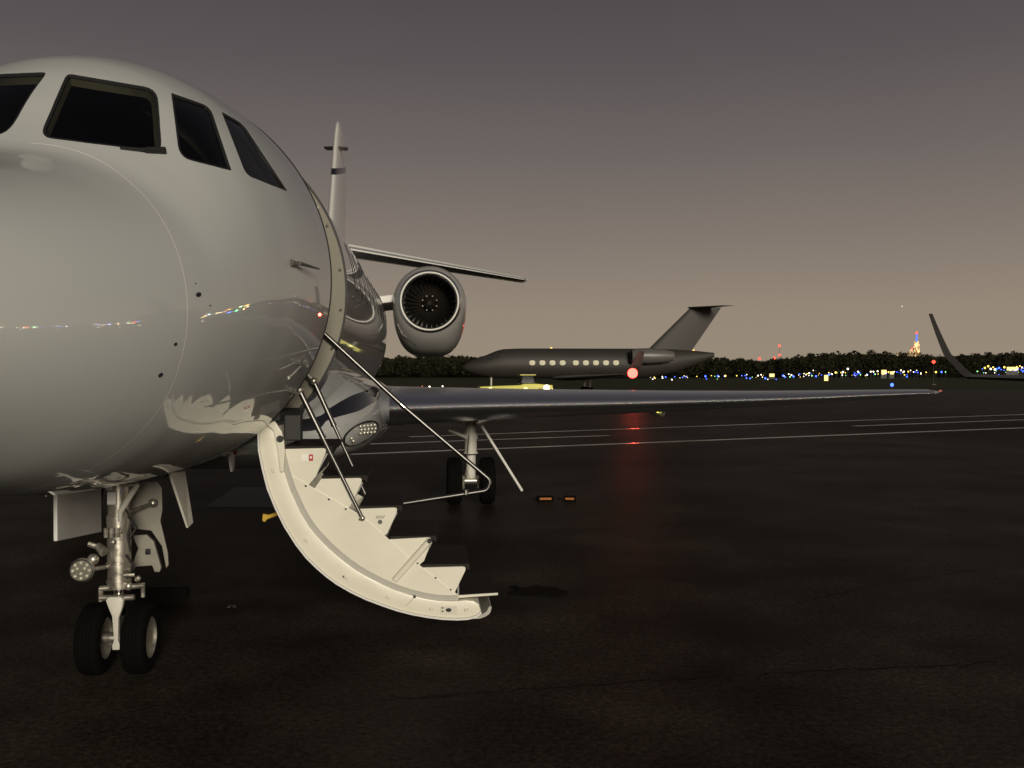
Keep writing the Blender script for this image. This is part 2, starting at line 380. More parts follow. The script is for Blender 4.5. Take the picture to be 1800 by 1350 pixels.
# ---- wood on the far side of the field: thousands of leaf clumps
def px_dir(px): return (px - 900) / 1720.0
def at(px, py, d):
    """world point seen at that photograph position at distance d"""
    return Vector((px_dir(px) * d, d, CAM_H + (656 - py) / 1720.0 * d))
M['wood'] = mat("dark_foliage", (.022, .022, .011), rough=.9, noise=.6, nscale=.15, spec=.1)
M['bark'] = mat("dark_bark", (.02, .017, .013), rough=.9)
def build_wood():
    V = []; Fc = []
    hk = [-400, 200, 690, 760, 860, 1000, 1150, 1320, 1350, 1400, 1440, 1500, 1560, 1600, 1660, 1720, 1800, 2100, 2600]
    hy = [622, 621, 627, 623, 626, 622, 624, 632, 633, 625, 620, 617, 617, 622, 624, 620, 617, 620, 620]
    D0 = 405.
    def tree(x, y, h, w):
        n = int(150 + 60 * h / 10)
        th = rng.uniform(0, 2 * np.pi, n); u = rng.uniform(.05, 1, n); prof = np.sin(np.pi * np.clip(u * .82 + .16, 0, 1)) ** .7
        rr = w * prof * np.sqrt(rng.uniform(.15, 1, n)) * (1 + .25 * np.sin(3 * th + x))
        c = np.stack([x + rr * np.cos(th), y + rr * np.sin(th), h * (.12 + .88 * u)], 1)
        s = rng.uniform(.18, .55, n)
        for ci, si in zip(c, s):
            q = rng.normal(size=(4, 3)) * si * np.array([1, 1, .8]); k = len(V)
            V.extend((ci + q).tolist()); Fc.append((k, k + 1, k + 2)); Fc.append((k, k + 2, k + 3))
    for ang in np.arange(-26, 31.5, .40):
        px = 900 + 1720 * math.tan(R(ang)); top = np.interp(px, hk, hy)
        for row in range(2):
            d = D0 + row * 16 + rng.uniform(-7, 7); a2 = R(ang + rng.uniform(-.25, .25))
            h = (CAM_H + (656 - top) / 1720 * d) * rng.uniform(.88, 1.03)
            tree(d * math.tan(a2), d, h, rng.uniform(2.6, 4.6))
    for ang in np.arange(32, 150, .9):                # goes on beyond the right edge of the frame
        d = 420 + rng.uniform(-10, 10); tree(d * math.sin(R(ang)), d * math.cos(R(ang)), rng.uniform(8, 11), rng.uniform(4, 6))
    o = MB(); o.v = V; o.f = Fc; o.mi = [0] * len(Fc)
    # rising ground with undergrowth that closes the wood behind the crowns
    k = len(o.v); angs = np.arange(-30, 152, .5)
    for i, ang in enumerate(angs):
        d = 440.; x, y = d * math.sin(R(ang)) * (1 / math.cos(R(ang)) if abs(ang) < 32 else 1.18), d if abs(ang) < 32 else d * math.cos(R(ang)) * 1.18
        px = 900 + 1720 * math.tan(R(ang)) if abs(ang) < 32 else 2600
        h = (CAM_H + (656 - np.interp(px, hk, hy)) / 1720 * d) * rng.uniform(.86, .93)
        o.v += [(x, y, -.1), (x, y, h), (x * 1.05, y * 1.05, -.1)]
        if i:
            j = k + 3 * i; o.f += [(j - 3, j, j + 1, j - 2), (j - 2, j + 1, j + 2, j - 1)]; o.mi += [0, 0]
    return tag(o.build("treeline", M['wood'], fix=False), "dark wood along the far side of the airfield", None, None, 'stuff')
build_wood()

# ---- airfield and town lights, each its own thing
E_ = {'b': emit("blue_lamp", (.05, .12, 1.0), 5.), 'w': emit("white_lamp", (1, .86, .62), 4.5), 'y': emit("amber_lamp", (1, .66, .10), 3.6),
      'g': emit("green_lamp", (.35, .9, .35), 2.2), 'r': emit("red_lamp", (1, .05, .03), 4.5), 'd': emit("dim_red_lamp", (.8, .25, .15), .5)}
M['pole'] = mat("dark_pole_metal", (.05, .05, .05), rough=.6)
LBL = {'b': ("taxiway_light", "small blue taxiway light on the dark field", "taxiway light", "blue taxiway lights"),
       'w': ("field_lamp", "small white lamp on a short pole on the far field", "lamp", "white lamps across the field"),
       'y': ("field_lamp", "small amber lamp on a short pole on the far field", "lamp", "amber lamps across the field"),
       'g': ("field_lamp", "small green lamp on a short pole on the far field", "lamp", "green lamps across the field"),
       'd': ("field_lamp", "dim reddish lamp on the field left of the wing root", "lamp", "dim reddish lamps")}
_cache = {}
def lamp(px, py, k, d=None, r=None, own=None):
    if d is None: d = min(340, (CAM_H - .35) * 1720 / max(py - 656, 1)) if py > 656 else 340
    p = at(px, py, d); r = r or (random.choice((.16, .20, .25, .33)) * d / 340)
    base = (p.x, p.y, -.05); name, lb, ct, gp = LBL[k]
    if own: lb, gp = own, None
    key = (k, round(r, 3), round(p.z, 2))
    if key not in _cache:
        b = MB(); b.sphere((0, 0, p.z + .05), r, 8); b.cur = 1; b.tube([(0, 0, 0), (0, 0, max(.05, p.z + .05 - r * .8))], .05, 5)
        o = b.build(name, [E_[k], M['pole']], smooth=True, fix=False); _cache[key] = o.data
    else:
        o = bpy.data.objects.new(name, _cache[key]); COL.objects.link(o)
    o.location = base
    return tag(o, lb, ct, gp)
Z7 = """487,450,b 525,437,w 560,450,b 572,455,w 612,455,b 645,437,b 672,430,w 678,443,g 695,441,b 755,432,w 770,425,w 783,438,g 803,440,b 790,412,w
866,432,b 880,430,w 897,422,y 922,422,y 932,420,w 945,436,g 955,405,w 985,433,b 1000,430,b 1004,418,w 1016,433,g 1050,432,b 1065,418,w 1078,418,w 1086,430,g
1150,420,y 1190,420,b 1210,412,w 1222,420,w 1238,442,b 1245,418,y 1256,412,w 1270,420,w 1285,412,w 1290,422,b 1600,405,b 1612,400,y 1628,392,y 1640,405,w 1652,397,y
1668,405,b 1680,400,b 1690,408,b 1705,397,y 1765,395,y 1772,405,b 1790,398,w 1679,433,b 540,433,w 655,444,b 685,434,w 1010,424,b 1098,416,w 1178,418,w 993,437,b 1660,408,w 1780,391,y 1800,403,b"""
for t in Z7.split():
    x, y, k = t.split(','); lamp(1140 + float(x) / 2.727, 500 + float(y) / 2.727, k)
# a dusting of weaker lamps between the brighter ones
rs_ = random.Random(5)
for _ in range(95):
    x = rs_.choice((rs_.uniform(1322, 1612), rs_.uniform(1400, 1625), rs_.uniform(1726, 1800), rs_.uniform(1140, 1315))); base_y = 662 - (x - 1320) * .022
    lamp(x, base_y + rs_.uniform(-4, 3), rs_.choice('bbbwwwyyg'), None, rs_.choice((.09, .12, .15, .19)))
lamp(1568, 676.5, 'b', 118, .22, "bright near blue taxiway light on the grass above the wing tip")
for x, y, k in ((722, 683, 'b'), (765, 682, 'b'), (774, 685.5, 'b'), (755, 680, 'w'), (778, 679, 'w'), (735, 680, 'd'), (742, 679, 'd'), (748, 681, 'd')): lamp(x, y, k)
for x, k in ((1150, 'y'), (1170, 'b'), (1186, 'b'), (1205, 'b'), (1225, 'y'), (1240, 'b'), (1262, 'b'), (1275, 'y'), (1295, 'y'), (1310, 'b'), (1628, 'y'), (1645, 'y'), (1655, 'b'), (1662, 'g'), (1700, 'w'), (1718, 'g')):
    lamp(x, 663 - (x - 1150) * .018, k)
# the airfield goes on beyond the right edge: its many small lamps show as specks mirrored in the white skin
lm_ = MB(); rl_ = random.Random(21); mats_ = [emit("far_lamp_warm", (1, .80, .50), 120.), emit("far_lamp_amber", (1, .60, .12), 120.), emit("far_lamp_blue", (.06, .16, 1), 110.), emit("far_lamp_green", (.15, 1, .35), 120.), emit("far_lamp_red", (1, .06, .04), 120.), emit("edge_lamp_white", (1, .92, .75), 60.)]
for _ in range(230):
    an = R(rl_.uniform(33, 148)); d_ = rl_.uniform(300, 390); lm_.cur = rl_.choice((0, 0, 0, 1, 1, 2, 2, 3, 4)); lm_.sphere((d_ * math.sin(an), d_ * math.cos(an), rl_.uniform(.6, 7.5)), rl_.uniform(.3, .75), 6)
for k_ in range(26):
    an = R(40 + k_ * 3.6 + rl_.uniform(-1, 1)); lm_.cur = 5; lm_.sphere((62 * math.sin(an), 62 * math.cos(an), .45), .09, 6)
tag(lm_.build("airfield_lamps", mats_, smooth=True, fix=False), "many small airfield lamps stretching away beyond the right edge", None, None, 'stuff')
# lit signs and buildings at the foot of the wood
M['sign'] = emit("lit_amber_panel", (1, .72, .20), 2.6)
def lit_box(name, px, py, w, h, d, lb, ct):
    p = at(px, py, d); b = MB(); hh = p.z + h / 2 + .05
    b.box((0, .6, hh / 2 + .07), (w + .2, 1.0, hh + .15)); b.cur = 1
    n = max(1, int(w / 1.1))
    for i in range(n): b.box(((i + .5) / n * w - w / 2, .07, p.z + .05), (w / n * .86, .1, h))
    return tag(b.build(name, [M['pole'], M['sign']], loc=(p.x, p.y, -.05)), lb, ct)
lit_box("airfield_sign", 1452.5, 665, 1.0, 1.5, 240, "tall lit yellow box sign standing on the field by the blue lights", "sign")
lit_box("airfield_building", 1357, 659.5, 1.8, .9, 330, "small low building with a lit amber window left of the tall yellow sign", "building")
lit_box("airfield_building", 1554, 654, 1.9, 1.4, 345, "low building with lit amber windows between the tall yellow sign and the wing tip", "building")
lit_box("airfield_building", 1568, 655.5, 1.5, .9, 352, "narrow lit amber shed just right of the low amber building", "building")
lit_box("airfield_building", 1780, 648, 4.2, 1.1, 350, "long low lit amber building near the right edge at the foot of the wood", "building")
# street lamps over the wood behind the dark jet
M['amber_street'] = emit("amber_street_lamp", (1, .62, .18), 1.6)
for x, y, wh in ((885, 618, "left of the dark jet's nose cone"), (969, 612, "above the dark jet's first lit windows"), (1205, 617, "just before the dark jet's tail fin"), (1219, 616, "right behind the dark jet's tail fin")):
    p = at(x, y, 470); b = MB(); b.cur = 1; b.sphere((0, 0, p.z), .55, 8); b.cur = 0; b.tube([(0, 0, 0), (0, 0, p.z - .4)], .1, 6)
    tag(b.build("street_lamp", [M['pole'], M['amber_street']], loc=(p.x, p.y, 0)), "amber street lamp over the wood, " + wh, "street lamp", "street lamps over the wood")
# red obstruction lamps on a mast
def mast(px, tops, d, lb):
    b = MB(); hi = at(px, min(tops), d).z
    b.tube([(0, 0, 0), (0, 0, hi)], [.22, .12], 6); b.cur = 1
    for y in tops: b.sphere((0, 0, at(px, y, d).z), .85, 8)
    p = at(px, 650, d); tag(b.build("radio_mast", [M['pole'], E_['r']], loc=(p.x, p.y, 0)), lb, "mast")
mast(1370, [608, 624], 700, "thin radio mast with two red lamps rising above the wood")
mast(1335, [630.5], 640, "low mast with one red lamp at the left end of the wood")
mast(1361, [629.5], 660, "low mast with one red lamp just left of the taller mast")
p = at(1641, 636, 150); b = MB(); b.cur = 1; b.sphere((0, 0, p.z), .26, 10); b.cur = 0; b.tube([(0, 0, 0), (0, 0, p.z - .1)], .035, 8); b.box((0, 0, .06), (.5, .5, .12))
tag(b.build("warning_light", [M['pole'], E_['r']], smooth=True, loc=(p.x, p.y, 0)), "red warning lamp on a post beside the upturned wing tip", "warning light")
p = at(1585, 538.5, 9000); tag(MB().sphere((0, 0, 0), 4.5, 8).build("distant_plane_light", emit("landing_lamp", (1, .9, .7), 1.6), loc=p), "tiny white light of a distant aircraft high above the lit tower", "light")  # small glowing ball made for a bright star

# ---- lit skyscrapers far beyond the wood
def tower_material(col, s, sx, sz, dens):
    m = bpy.data.materials.new("lit_tower_windows"); m.use_nodes = True; nt = m.node_tree; nt.nodes.clear()
    o = nt.nodes.new("ShaderNodeOutputMaterial"); e = nt.nodes.new("ShaderNodeEmission"); tc = nt.nodes.new("ShaderNodeTexCoord")
    mp = nt.nodes.new("ShaderNodeMapping"); mp.inputs["Scale"].default_value = (sx, sx, sz); nt.links.new(tc.outputs["Object"], mp.inputs[0])
    v = nt.nodes.new("ShaderNodeTexWhiteNoise"); fl = nt.nodes.new("ShaderNodeVectorMath"); fl.operation = 'FLOOR'
    nt.links.new(mp.outputs[0], fl.inputs[0]); nt.links.new(fl.outputs[0], v.inputs["Vector"])
    mr = nt.nodes.new("ShaderNodeMapRange"); mr.inputs[1].default_value = 1 - dens; mr.inputs[2].default_value = 1; mr.inputs[3].default_value = .12 * s; mr.inputs[4].default_value = s
    nt.links.new(v.outputs["Value"], mr.inputs[0]); e.inputs[0].default_value = (*col, 1); nt.links.new(mr.outputs[0], e.inputs[1]); nt.links.new(e.outputs[0], o.inputs[0])
    return m
TW = tower_material((1, .62, .26), 2.6, 1 / 17., 1 / 19., .9); TW2 = tower_material((1, .66, .32), 1.8, 1 / 16., 1 / 18., .6)
D = 10400.
def sky_box(px0, px1, py, lb, m=TW2, red=False):
    w = (px1 - px0) / 1720 * D; x = px_dir((px0 + px1) / 2) * D; h = CAM_H + (656 - py) / 1720 * D
    b = MB(); b.box((0, 0, h / 2), (w, 40, h)); mm = [m, E_['r']]
    if red: b.cur = 1; b.sphere((0, 0, h + 5), 8, 8)
    tag(b.build("skyscraper", mm, loc=(x, D, 0)), lb, "skyscraper")
root = empty("skyscraper", (px_dir(1611) * D, D, 0))
tag(root, "tallest lit tower with stepped sides, a blue spire and a red tip on the skyline", "skyscraper")
b = MB(); k = D / 1720
for (w, y0, y1) in ((11, 670, 628), (9, 628, 618), (7.4, 618, 605), (5.2, 605, 600)):
    z0 = CAM_H + (656 - y0) * k; z1 = CAM_H + (656 - y1) * k; b.box((0, 0, (z0 + z1) / 2), (w * k, w * k * .8, z1 - z0))
b.build("tower_body", TW, root)
z0 = CAM_H + (656 - 600) * k; z1 = CAM_H + (656 - 587) * k
MB().tube([(0, 0, z0), (0, 0, (z0 + z1) / 2), (0, 0, z1)], [11, 8, 6], 8).build("spire", emit("blue_spire_light", (.08, .16, 1.), 1.9), root)
MB().sphere((0, 0, z1 + 12), 11, 8).build("beacon", E_['r'], root)
sky_box(1605.5, 1608.5, 610, "thin lit tower against the left side of the tallest tower", red=True)
sky_box(1600.5, 1604.5, 614, "lit slab tower second to the left of the tallest tower", red=True)
sky_box(1595.5, 1599.5, 618, "lit slab tower third to the left of the tallest tower")
sky_box(1590, 1594, 624, "low lit block at the left end of the skyline cluster")
sky_box(1578.5, 1580.5, 620, "small separate lit block well left of the skyline cluster")
sky_box(1613.8, 1616.4, 622, "low lit block on the right flank of the tallest tower")

# ------------------------------------------------------------------ the business jet
PSI = R(4.8)
jet = empty("business_jet", (-2.36, 5.85, 0), PSI)
tag(jet, "large white twin engine business jet with its cabin door let down as stairs", "business jet")
# local axes: x to port, y aft, z up; the nose wheel stands at the origin
TA = [-2.95,-2.92,-2.85,-2.75,-2.6,-2.3,-2.0,-1.7,-1.55,-1.4,-1.2,-1.0,-0.8,-0.5,0,.5,1.3,4,8,9.5,11,13,14.5,16,17]
fw = pchip(TA, [0.02,.12,.23,.33,.43,.60,.74,.86,.91,.955,1.01,1.06,1.10,1.155,1.21,1.235,1.25,1.25,1.25,1.2,1.08,.8,.55,.28,.10])
ft = pchip(TA, [1.97,2.07,2.17,2.25,2.34,2.49,2.61,2.72,2.79,2.92,3.13,3.31,3.43,3.53,3.605,3.645,3.65,3.65,3.65,3.64,3.6,3.5,3.4,3.25,3.1])
fb = pchip(TA, [1.93,1.84,1.76,1.69,1.61,1.47,1.36,1.29,1.26,1.24,1.215,1.20,1.19,1.175,1.16,1.15,1.15,1.15,1.15,1.25,1.5,1.9,2.25,2.6,2.8])
fz = pchip(TA, [1.95,1.95,1.95,1.955,1.96,1.99,2.03,2.08,2.11,2.15,2.2,2.25,2.29,2.34,2.385,2.40,2.40,2.40,2.40,2.45,2.55,2.7,2.83,2.92,2.95])
VS = 1.2                                                        # v = theta * VS keeps the parameter plane near true size
def surf(u, v, off=0.):
    u = np.asarray(u, float); th = np.asarray(v, float) / VS
    def P(u, th):
        c, s = np.cos(th), np.sin(th); zc = fz(u)
        return np.stack([fw(u) * c, u + 0 * th, zc + np.where(s > 0, (ft(u) - zc) * s, (zc - fb(u)) * s)], -1)
    p = P(u, th); e = 1e-3
    du = P(u + e, th) - P(u - e, th); dv = P(u, th + e) - P(u, th - e)
    n = np.cross(du, dv); n /= (np.linalg.norm(n, axis=-1, keepdims=True) + 1e-12)
    c = np.stack([0 * u, u, fz(u)], -1); sg = np.sign(((p - c) * n).sum(-1, keepdims=True)); n = n * np.where(sg == 0, 1, sg)
    return p + n * off, n
deg = lambda a, t: (a, R(t) * VS)
RAWB = [(-1.09, 84.8), (-1.076, 84.8), (-1.064, 84.7), (-1.055, 84.5), (-1.051, 84.1), (-1.049, 83.6), (-1.051, 81.2), (-1.049, 78.9), (-1.045, 76.6), (-1.037, 74.4), (-1.027, 72.1), (-1.013, 70.0), (-0.995, 67.9), (-0.972, 65.8), (-0.963, 64.6), (-0.966, 63.4), (-0.981, 62.2), (-1.008, 61.0), (-1.042, 60.0), (-1.091, 58.6), (-1.136, 57.2), (-1.179, 55.9), (-1.22, 54.5), (-1.258, 53.2), (-1.277, 52.7), (-1.293, 52.6), (-1.307, 52.7), (-1.32, 53.3), (-1.331, 54.1), (-1.349, 56.2), (-1.366, 58.4), (-1.382, 60.5), (-1.396, 62.6), (-1.409, 64.7), (-1.42, 66.8), (-1.43, 68.9), (-1.438, 71.0), (-1.444, 73.2), (-1.449, 75.4), (-1.453, 77.5), (-1.455, 79.7), (-1.453, 80.9), (-1.444, 81.9), (-1.43, 82.7), (-1.41, 83.2), (-1.384, 83.5), (-1.338, 83.7), (-1.294, 83.8), (-1.25, 84.0), (-1.201, 84.2), (-1.147, 84.5)]
RAWC = [(-0.901, 59.3), (-0.897, 59.3), (-0.894, 59.4), (-0.891, 59.4), (-0.889, 59.4), (-0.887, 59.3), (-0.864, 57.5), (-0.835, 55.9), (-0.8, 54.3), (-0.757, 52.8), (-0.741, 52.1), (-0.736, 51.3), (-0.741, 50.4), (-0.757, 49.4), (-0.782, 48.3), (-0.84, 46.0), (-0.887, 43.8), (-0.926, 41.8), (-0.96, 39.7), (-0.99, 37.7), (-1.016, 35.7), (-1.038, 33.6), (-1.04, 33.5), (-1.043, 33.4), (-1.046, 33.4), (-1.049, 33.5), (-1.053, 33.6), (-1.097, 35.4), (-1.136, 37.4), (-1.17, 39.3), (-1.202, 41.3), (-1.229, 43.3), (-1.242, 44.6), (-1.246, 45.8), (-1.242, 46.9), (-1.231, 48.0), (-1.212, 49.0), (-1.171, 50.6), (-1.129, 52.2), (-1.084, 53.8), (-1.034, 55.5), (-0.974, 57.3)]
RAWD = [(-0.634, 48.6), (-0.629, 48.7), (-0.625, 48.8), (-0.622, 48.9), (-0.619, 48.8), (-0.616, 48.8), (-0.573, 47.4), (-0.518, 46.1), (-0.494, 45.6), (-0.479, 44.9), (-0.473, 44.2), (-0.476, 43.3), (-0.486, 42.4), (-0.518, 39.7), (-0.534, 37.2), (-0.541, 34.8), (-0.539, 32.4), (-0.529, 30.2), (-0.512, 28.0), (-0.486, 25.8), (-0.453, 23.7), (-0.451, 23.6), (-0.453, 23.5), (-0.457, 23.4), (-0.464, 23.4), (-0.474, 23.4), (-0.599, 24.3), (-0.699, 25.4), (-0.788, 26.8), (-0.869, 28.3), (-0.893, 28.9), (-0.909, 29.6), (-0.919, 30.4), (-0.922, 31.2), (-0.918, 32.0), (-0.897, 34.2), (-0.872, 36.4), (-0.842, 38.6), (-0.805, 40.9), (-0.759, 43.3), (-0.704, 45.9)]
def contour(raw, mirror=None):
    q = [deg(a, t if mirror is None else mirror - t) for a, t in raw]
    return q if mirror is None else q[::-1]
HOLES = dict(front_port=contour(RAWB), front_star=contour(RAWB, 175), side_port=contour(RAWC), side_star=contour(RAWC, 180), aft_port=contour(RAWD), aft_star=contour(RAWD, 180))
DOOR = resample(round_poly([deg(.36, -47.5), deg(1.32, -47.5), deg(1.32, 65), deg(.36, 65)], .10, 5), .04)
HOLES["door"] = DOOR
def build_fuselage():
    us = list(-2.95 + (np.linspace(0, 1, 34) ** 1.6) * 1.2) + list(np.arange(-1.71, 1.6, .045)) + list(np.arange(1.65, 17.01, .22))
    pts = []
    for u in us:
        n = 150 if u < 1.6 else 84
        for v in np.linspace(-math.pi, math.pi, n + 1)[:-1]: pts.append((u, v * VS))
        pts.append((u, math.pi * VS))
    P = np.array(pts); keep = np.ones(len(P), bool)
    for h in HOLES.values():
        keep &= ~inside(P[:, 0], P[:, 1], h); keep &= edge_dist(P[:, 0], P[:, 1], h) > .02
    P = P[keep]; verts = [Vector(p) for p in P]; edges = []
    for h in HOLES.values():
        k = len(verts); verts += [Vector(q) for q in h]; edges += [(k + i, k + (i + 1) % len(h)) for i in range(len(h))]
    vo, eo, fo, _, _, _ = delaunay_2d_cdt(verts, edges, [], 0, 1e-6)
    V2 = np.array([tuple(v) for v in vo]); tri = np.array([f for f in fo if len(f) == 3]); cen = V2[tri].mean(1); ok = np.ones(len(tri), bool)
    for h in HOLES.values(): ok &= ~inside(cen[:, 0], cen[:, 1], h)
    tri = tri[ok]; P3, N3 = surf(V2[:, 0], V2[:, 1])
    a, b, c = P3[tri[:, 0]], P3[tri[:, 1]], P3[tri[:, 2]]; fn = np.cross(b - a, c - a); fl = (fn * N3[tri[:, 0]]).sum(-1) < 0
    tri[fl] = tri[fl][:, ::-1]
    me = bpy.data.meshes.new("fuselage"); me.from_pydata(P3.tolist(), [], tri.tolist()); me.materials.append(M['skin'])
    me.polygons.foreach_set("use_smooth", [True] * len(me.polygons))
    me.normals_split_custom_set_from_vertices(N3.tolist())
    o = bpy.data.objects.new("fuselage", me); COL.objects.link(o); o.parent = jet
    return o
fus = build_fuselage()
def ring_strip(outer, d_in, off_o, off_i, m, name, parent, thick=None):
    """a strip that runs round a contour on the skin, from the contour to its inset"""
    inn = inset(outer, d_in); n = len(outer)
    A = np.array(outer); B = np.array(inn); pa, _ = surf(A[:, 0], A[:, 1], off_o); pb, _ = surf(B[:, 0], B[:, 1], off_i)
    b = MB(); vs = list(pa) + list(pb); fs = [(i, (i + 1) % n, n + (i + 1) % n, n + i) for i in range(n)]
    if thick is not None:
        pc, _ = surf(B[:, 0], B[:, 1], thick); vs += list(pc); fs += [(n + i, n + (i + 1) % n, 2 * n + (i + 1) % n, 2 * n + i) for i in range(n)]
    b.add(vs, fs); return b.build(name, m, parent, smooth=True, fix=False)
def cap_surface(poly, off, m, name, parent):
    Pn = np.array(poly); lo, hi = Pn.min(0), Pn.max(0); gx, gy = np.meshgrid(np.arange(lo[0], hi[0], .05), np.arange(lo[1], hi[1], .05)); gx, gy = gx.ravel(), gy.ravel()
    k = inside(gx, gy, poly) & (edge_dist(gx, gy, poly) > .02)
    verts = [Vector(q) for q in poly] + [Vector((x, y)) for x, y in zip(gx[k], gy[k])]; n = len(poly)
    vo, _, fo, _, _, _ = delaunay_2d_cdt(verts, [(i, (i + 1) % n) for i in range(n)], [], 1, 1e-6)
    V2 = np.array([tuple(v) for v in vo]); p3, _ = surf(V2[:, 0], V2[:, 1], off)
    b = MB(); b.add(list(p3), [tuple(f) for f in fo]); return b.build(name, m, parent, smooth=True, ang=80)
for nm, h in HOLES.items():
    if nm == "door": continue
    fr = ring_strip(h, .014, .001, -.004, M['black'], "window_seal", jet, thick=-.012)
    cap_surface(inset(h, .013), -.010, M['glass'], "window_pane", fr)
    inn = inset(h, .013); inn2 = inset(h, .024); A = np.array(inn); B = np.array(inn2); n = len(inn)
    pa, _ = surf(A[:, 0], A[:, 1], -.014); pb, _ = surf(B[:, 0], B[:, 1], -.045)
    b = MB(); b.add(list(pa) + list(pb), [(i, (i + 1) % n, n + (i + 1) % n, n + i) for i in range(n)]); b.build("window_liner", M['liner'], fr, smooth=True, fix=False)
    if nm.startswith("aft"): cap_surface(inset(h, .02), -.05, M['blind'], "window_blind", fr)
# cockpit inside: glareshield, seats, bulkheads
def section_disc(a, m, name, off=-.05):
    v = np.linspace(-math.pi, math.pi, 61)[:-1] * VS; q, _ = surf(np.full(60, a), v, off); r_, _ = surf(np.full(60, a + .03), v, off)
    return MB().loft([[tuple(x) for x in q], [tuple(x) for x in r_]]).build(name, m, jet)
section_disc(.24, M['dark'], "cockpit_bulkhead")
MB().prism([(-.85, 2.55), (.85, 2.55), (.72, 2.74), (-.72, 2.74)], -1.30, -.95).build("glareshield", M['dark'], jet, bevel=.03)
for sx in (.42, -.42):
    st = MB(); st.box((sx, -.12, 2.2), (.50, .14, .75)).box((sx, -.40, 1.85), (.50, .5, .14)); so = st.build("pilot_seat", M['seat'], jet, smooth=True, bevel=.04)
    MB().box((sx, -.13, 2.76), (.28, .11, .24)).build("headrest", M['seat'], so, smooth=True, bevel=.05)
# overhead trim whose pale edge shows at the top of the panes
hd = MB(); rings = []
for u in np.linspace(-1.0, .25, 14):
    v = np.linspace(R(38), R(142), 22) * VS; p3, _ = surf(np.full(22, u) + .10, v, -.16); rings.append([tuple(q) for q in p3])
hd.loft(rings, closed=False, cap=False); hd.build("headliner", M['liner'], jet, smooth=True, fix=False)

# ---- door opening: jamb all round, black seal line, stops, latch
n = len(DOOR); A = np.array(DOOR); B = np.array(inset(DOOR, .012))
pa, _ = surf(A[:, 0], A[:, 1], 0.); pb, _ = surf(A[:, 0], A[:, 1], -.20)
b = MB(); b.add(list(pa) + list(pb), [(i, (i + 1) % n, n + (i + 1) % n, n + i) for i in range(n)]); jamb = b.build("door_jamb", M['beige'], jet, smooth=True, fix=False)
so = np.array(inset(DOOR, -.016)); p0, _ = surf(so[:, 0], so[:, 1], .0015); p1, _ = surf(A[:, 0], A[:, 1], .0045); p2, _ = surf(A[:, 0], A[:, 1], -.012)
B2 = np.array(inset(DOOR, .004)); p2, _ = surf(B2[:, 0], B2[:, 1], -.012)
b = MB(); b.add(list(p0) + list(p1) + list(p2), [(i, (i + 1) % n, n + (i + 1) % n, n + i) for i in range(n)] + [(n + i, n + (i + 1) % n, 2 * n + (i + 1) % n, 2 * n + i) for i in range(n)])
b.build("door_seal", M['black'], jamb, smooth=True, fix=False)
def jamb_pt(th, depth, a=1.31):
    p, nn = surf(np.array(a), np.array(R(th) * VS), -depth); return Vector(p)
for th in (41, 24, 8, -6, -20, -34):
    c = jamb_pt(th, .035); MB().tube([c, c + Vector((0, -.035, 0))], [.011, .007], 10).build("stop_pin", M['chrome'], jamb, smooth=True)
c = jamb_pt(31, .06); MB().box(c + Vector((0, -.02, 0)), (.055, .04, .03)).build("latch_plate", M['paint'], jamb, bevel=.004)
c = jamb_pt(30.5, .10); MB().box(c + Vector((0, -.02, 0)), (.05, .04, .03)).build("latch_pocket", M['black'], jamb)
for th0, th1 in ((44, 40), (38.5, 36)):
    c0 = jamb_pt(th0, .08); c1 = jamb_pt(th1, .03); MB().tube([c0 + Vector((0, -.02, 0)), (c0 + c1) / 2 + Vector((0, -.05, 0)), c1 + Vector((0, -.02, 0))], .010, 8).build("door_link", M['chrome'], jamb, smooth=True)
section_disc(1.7, M['dark'], "cabin_partition")
MB().box((.25, .85, 1.52), (1.3, .96, .05)).build("cabin_floor", M['dark'], jet)

# ---- skin fittings
def ribbon(pts, w, off, m, name, parent=jet):
    P = np.array(pts); t = np.linspace(0, len(P) - 1, 60); iu = np.interp(t, range(len(P)), P[:, 0]); iv = np.interp(t, range(len(P)), P[:, 1])
    for _ in range(6):
        iu[1:-1] = (iu[:-2] + 2 * iu[1:-1] + iu[2:]) / 4; iv[1:-1] = (iv[:-2] + 2 * iv[1:-1] + iv[2:]) / 4
    p0, _ = surf(iu - w / 2, iv, off); p1, _ = surf(iu + w / 2, iv, off)
    b = MB(); b.add(list(p0) + list(p1), [(i, i + 1, 61 + i, 60 + i) for i in range(59)]); return b.build(name, m, parent, smooth=True, fix=False)
ribbon([deg(-1.50, 84), deg(-1.494, 76.7), deg(-1.504, 65.2), deg(-1.584, 50.6), deg(-1.683, 33.8), deg(-1.748, 17.7), deg(-1.768, 3.4), deg(-1.763, -8.1), deg(-1.758, -19.4), deg(-1.738, -27.3), deg(-1.71, -60), deg(-1.70, -88)], .0028, .0012, M['seam'], "radome_seam")
def oval(a, th, ru, rv, m, name, off=.002, parent=jet):
    t = np.linspace(0, 2 * np.pi, 25)[:-1]; u = a + ru * np.cos(t); v = R(th) * VS + rv * np.sin(t)
    p, _ = surf(u, v, off); q, _ = surf(u * .999 + a * .001, v, -.004); b = MB(); b.add(list(p), [tuple(range(24))]); return b.build(name, m, parent, fix=False)
oval(-1.683, 5.1, .020, .019, M['black'], "static_port"); oval(-1.822, -10.6, .011, .012, M['black'], "static_port"); oval(-1.857, -20.9, .014, .017, M['black'], "static_port")
oval(-1.69, 9.5, .006, .006, M['plaque'], "static_port"); oval(-1.60, 0, .012, .004, M['plaque'], "static_port")
